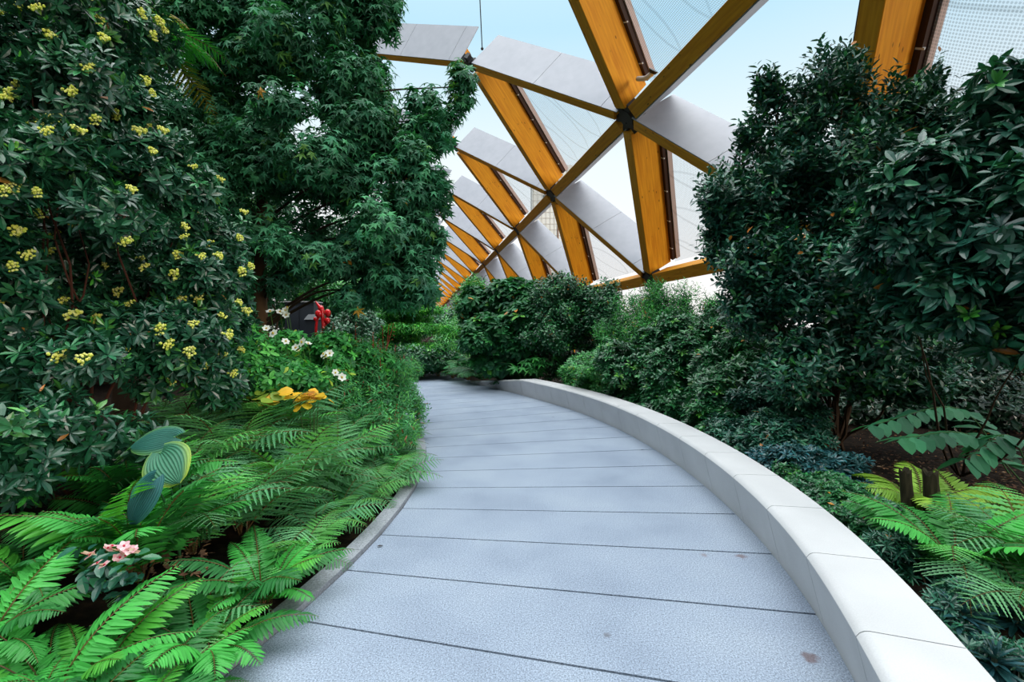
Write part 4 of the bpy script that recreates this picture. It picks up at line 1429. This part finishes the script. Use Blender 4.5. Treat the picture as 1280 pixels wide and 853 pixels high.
rosette('dark rosette half hidden under the right edge fern', 1270, 770, 2.3, 5, .17, DROS, 554, BZ)

# bark chips and fallen leaves lying on the beds
rnd = np.random.default_rng(601)
pts = []
while len(pts) < 2600:
    x_, y_ = rnd.uniform(1060, 1280), rnd.uniform(535, 660)
    q = G(x_, y_, BZ + .035); pts.append(q)
pts = np.array(pts)
g = Geo(); n = len(pts)
g.add(*leaves(T_diamond(.28), pts, rdir(n, rnd) * np.array([1, 1, .25]), np.tile([0, 0, 1.0], (n, 1)) + rnd.normal(0, .35, (n, 3)), rnd.uniform(.015, .05, n), palette(n, [((.08, .04, .02), 4), ((.16, .08, .04), 2), ((.3, .2, .12), .6), ((.4, .16, .02), .2)], rnd)))
tag(g.build('bark_chips', M_BARK), 'brown bark chips and dead leaves covering the right bed', 'mulch', kind='stuff')
pts = np.array([G(rnd.uniform(-20, 260), rnd.uniform(540, 720), .30) for _ in range(1800)])
g = Geo(); n = len(pts)
g.add(*leaves(T_diamond(.25), pts, rdir(n, rnd) * np.array([1, 1, .25]), np.tile([0, 0, 1.0], (n, 1)) + rnd.normal(0, .35, (n, 3)), rnd.uniform(.015, .06, n), palette(n, [((.07, .035, .018), 4), ((.18, .09, .04), 1.5), ((.5, .38, .12), .25)], rnd)))
tag(g.build('leaf_litter', M_BARK), 'dark bark and leaf litter under the shrub at left', 'litter', kind='stuff')
for j, (x_, y_, lab) in enumerate([(690, 522, 'tiny dark leaf lying mid path beyond the bench bend'), (801, 563, 'curled scrap of leaf on the path near the bench foot'), (471, 684, 'dark curled leaf on the path beside the left kerb'), (548, 500, 'dark speck of leaf on the far path by the ferns')]):
    q = G(x_, y_, .004); g = Geo()
    g.add(*leaves(BROAD, np.zeros((1, 3)), np.array([[1.0, .3, .15]]), np.array([[0, 0, 1.0]]), np.array([.045]), np.array([[.03, .022, .02]])))
    tag(g.build('fallen_leaf', M_BARK, loc=q + np.array([0, 0, .004])), lab, 'leaf')

# ------------------------------------------------------------------ under the maple: cabinet, red sculpture, brick wall
cb = P(374, 412, 15.0); cb[2] = 0
top = P(374, 378, 15.0)[2]
cab = empty('service_cabinet', cb, 'dark grey service cabinet in the shade behind the flowers', 'cabinet')
MD = bsdf('dark_grey_paint', (.028, .033, .045), .55); MDL = bsdf('light_trim', (.35, .36, .37), .5)
g = Geo(); g.box(-.44, .46, 0, .6, 0, top); g.build('body', MD, cab)
for s_ in (-1, 1):
    g = Geo(); g.box(*sorted((.02 + s_ * .02, .02 + s_ * .41)), -.02, 0, .1, top - .12); d_ = g.build('door', MD, cab)
    g = Geo(); g.box(s_ * .07 + .005, s_ * .07 + .035, -.05, -.02, top * .5, top * .5 + .16); g.build('handle', MDL, d_)
g = Geo(); g.box(-.47, .49, -.05, .65, top, top + .035); g.build('lid', MDL, cab)
binx = P(389, 420, 14.2); binx[2] = 0; bt = P(389, 393, 14.2)[2]
bn = empty('litter_bin', binx, 'dark litter bin with a sloping hood beside the cabinet', 'bin')
g = Geo(); g.box(-.17, .17, 0, .34, 0, bt - .16); g.build('body', MD, bn)
g = Geo()
g.add([[-.2, -.04, bt - .16], [.2, -.04, bt - .16], [.2, .38, bt - .16], [-.2, .38, bt - .16], [-.12, .1, bt], [.12, .1, bt], [.12, .34, bt], [-.12, .34, bt]],
      [[[3, 2, 1, 0], [4, 5, 6, 7], [0, 1, 5, 4], [1, 2, 6, 5], [2, 3, 7, 6], [3, 0, 4, 7]]])
g.build('hood', bsdf('grey_hood', (.05, .055, .065), .5), bn)

Yr = 12.5
rb = P(403, 430, Yr); rb[2] = 0
rs = empty('red_sculpture', rb, 'glossy red sculpture with rounded discs and a pointed horn', 'sculpture')
MR = bsdf('red_gloss', (.62, .012, .018), .12, .6)


def rp_(x_, y_, dy=0.0):
    return P(x_, y_, Yr + dy) - rb


g = Geo()
pts = smoothline([rp_(404, 425), rp_(404.5, 410), rp_(403, 395), rp_(402, 387), rp_(400, 384)], .05)
g.tube(pts, np.interp(np.linspace(0, 1, len(pts)), [0, .6, 1], [.05, .045, .07]), 10)
g.build('trunk', MR, rs, smooth=True)
g = Geo(); pts = smoothline([rp_(402, 387), rp_(398, 382), rp_(394, 376)], .03); g.tube(pts, np.linspace(.06, .008, len(pts)), 9); g.build('horn', MR, rs, smooth=True)
for (x_, y_, dy, rx, rz) in [(398, 392.5, -.05, .085, .10), (409.5, 391.5, -.03, .085, .10), (409, 401, -.03, .075, .09), (394.5, 399, 0, .055, .06)]:
    g = Geo(); g.sphere(rp_(x_, y_, dy), (rx, .06, rz), 14, 10); g.build('disc', MR, rs, smooth=True)
for (x0, y0, x1, y1) in [(396, 400, 396, 425), (399, 396, 396, 402), (407, 404, 405, 425)]:
    g = Geo(); pts = smoothline([rp_(x0, y0), (rp_(x0, y0) + rp_(x1, y1)) / 2 + np.array([-.02, 0, 0]), rp_(x1, y1)], .04)
    g.tube(pts, .035, 8); g.build('leg', MR, rs, smooth=True)

m, nt, out, N = nodes('red_brick')
tcn = N('ShaderNodeTexCoord'); mpn = N('ShaderNodeMapping'); mpn.inputs['Rotation'].default_value = (math.pi / 2, 0, 0)
nt.links.new(tcn.outputs['Object'], mpn.inputs[0])
bk = N('ShaderNodeTexBrick', i_Scale=2.2)
bk.inputs['Color1'].default_value = (.32, .10, .07, 1); bk.inputs['Color2'].default_value = (.22, .07, .05, 1); bk.inputs['Mortar'].default_value = (.4, .33, .3, 1)
nt.links.new(mpn.outputs[0], bk.inputs['Vector'])
bb_ = N('ShaderNodeBsdfPrincipled', i_Roughness=.9); nt.links.new(bk.outputs[0], bb_.inputs['Base Color']); nt.links.new(bb_.outputs[0], out.inputs[0])
g = Geo(); a = P(452, 400, 26)
g.box(a[0] - 3.6, a[0] + .5, 26, 26.3, 0, 3.0)
g.box(a[0] - 3.65, a[0] + .55, 25.95, 26.35, 3.0, 3.08)
tag(g.build('wall_back', m), 'short red brick wall far back under the trees', 'wall', kind='structure')
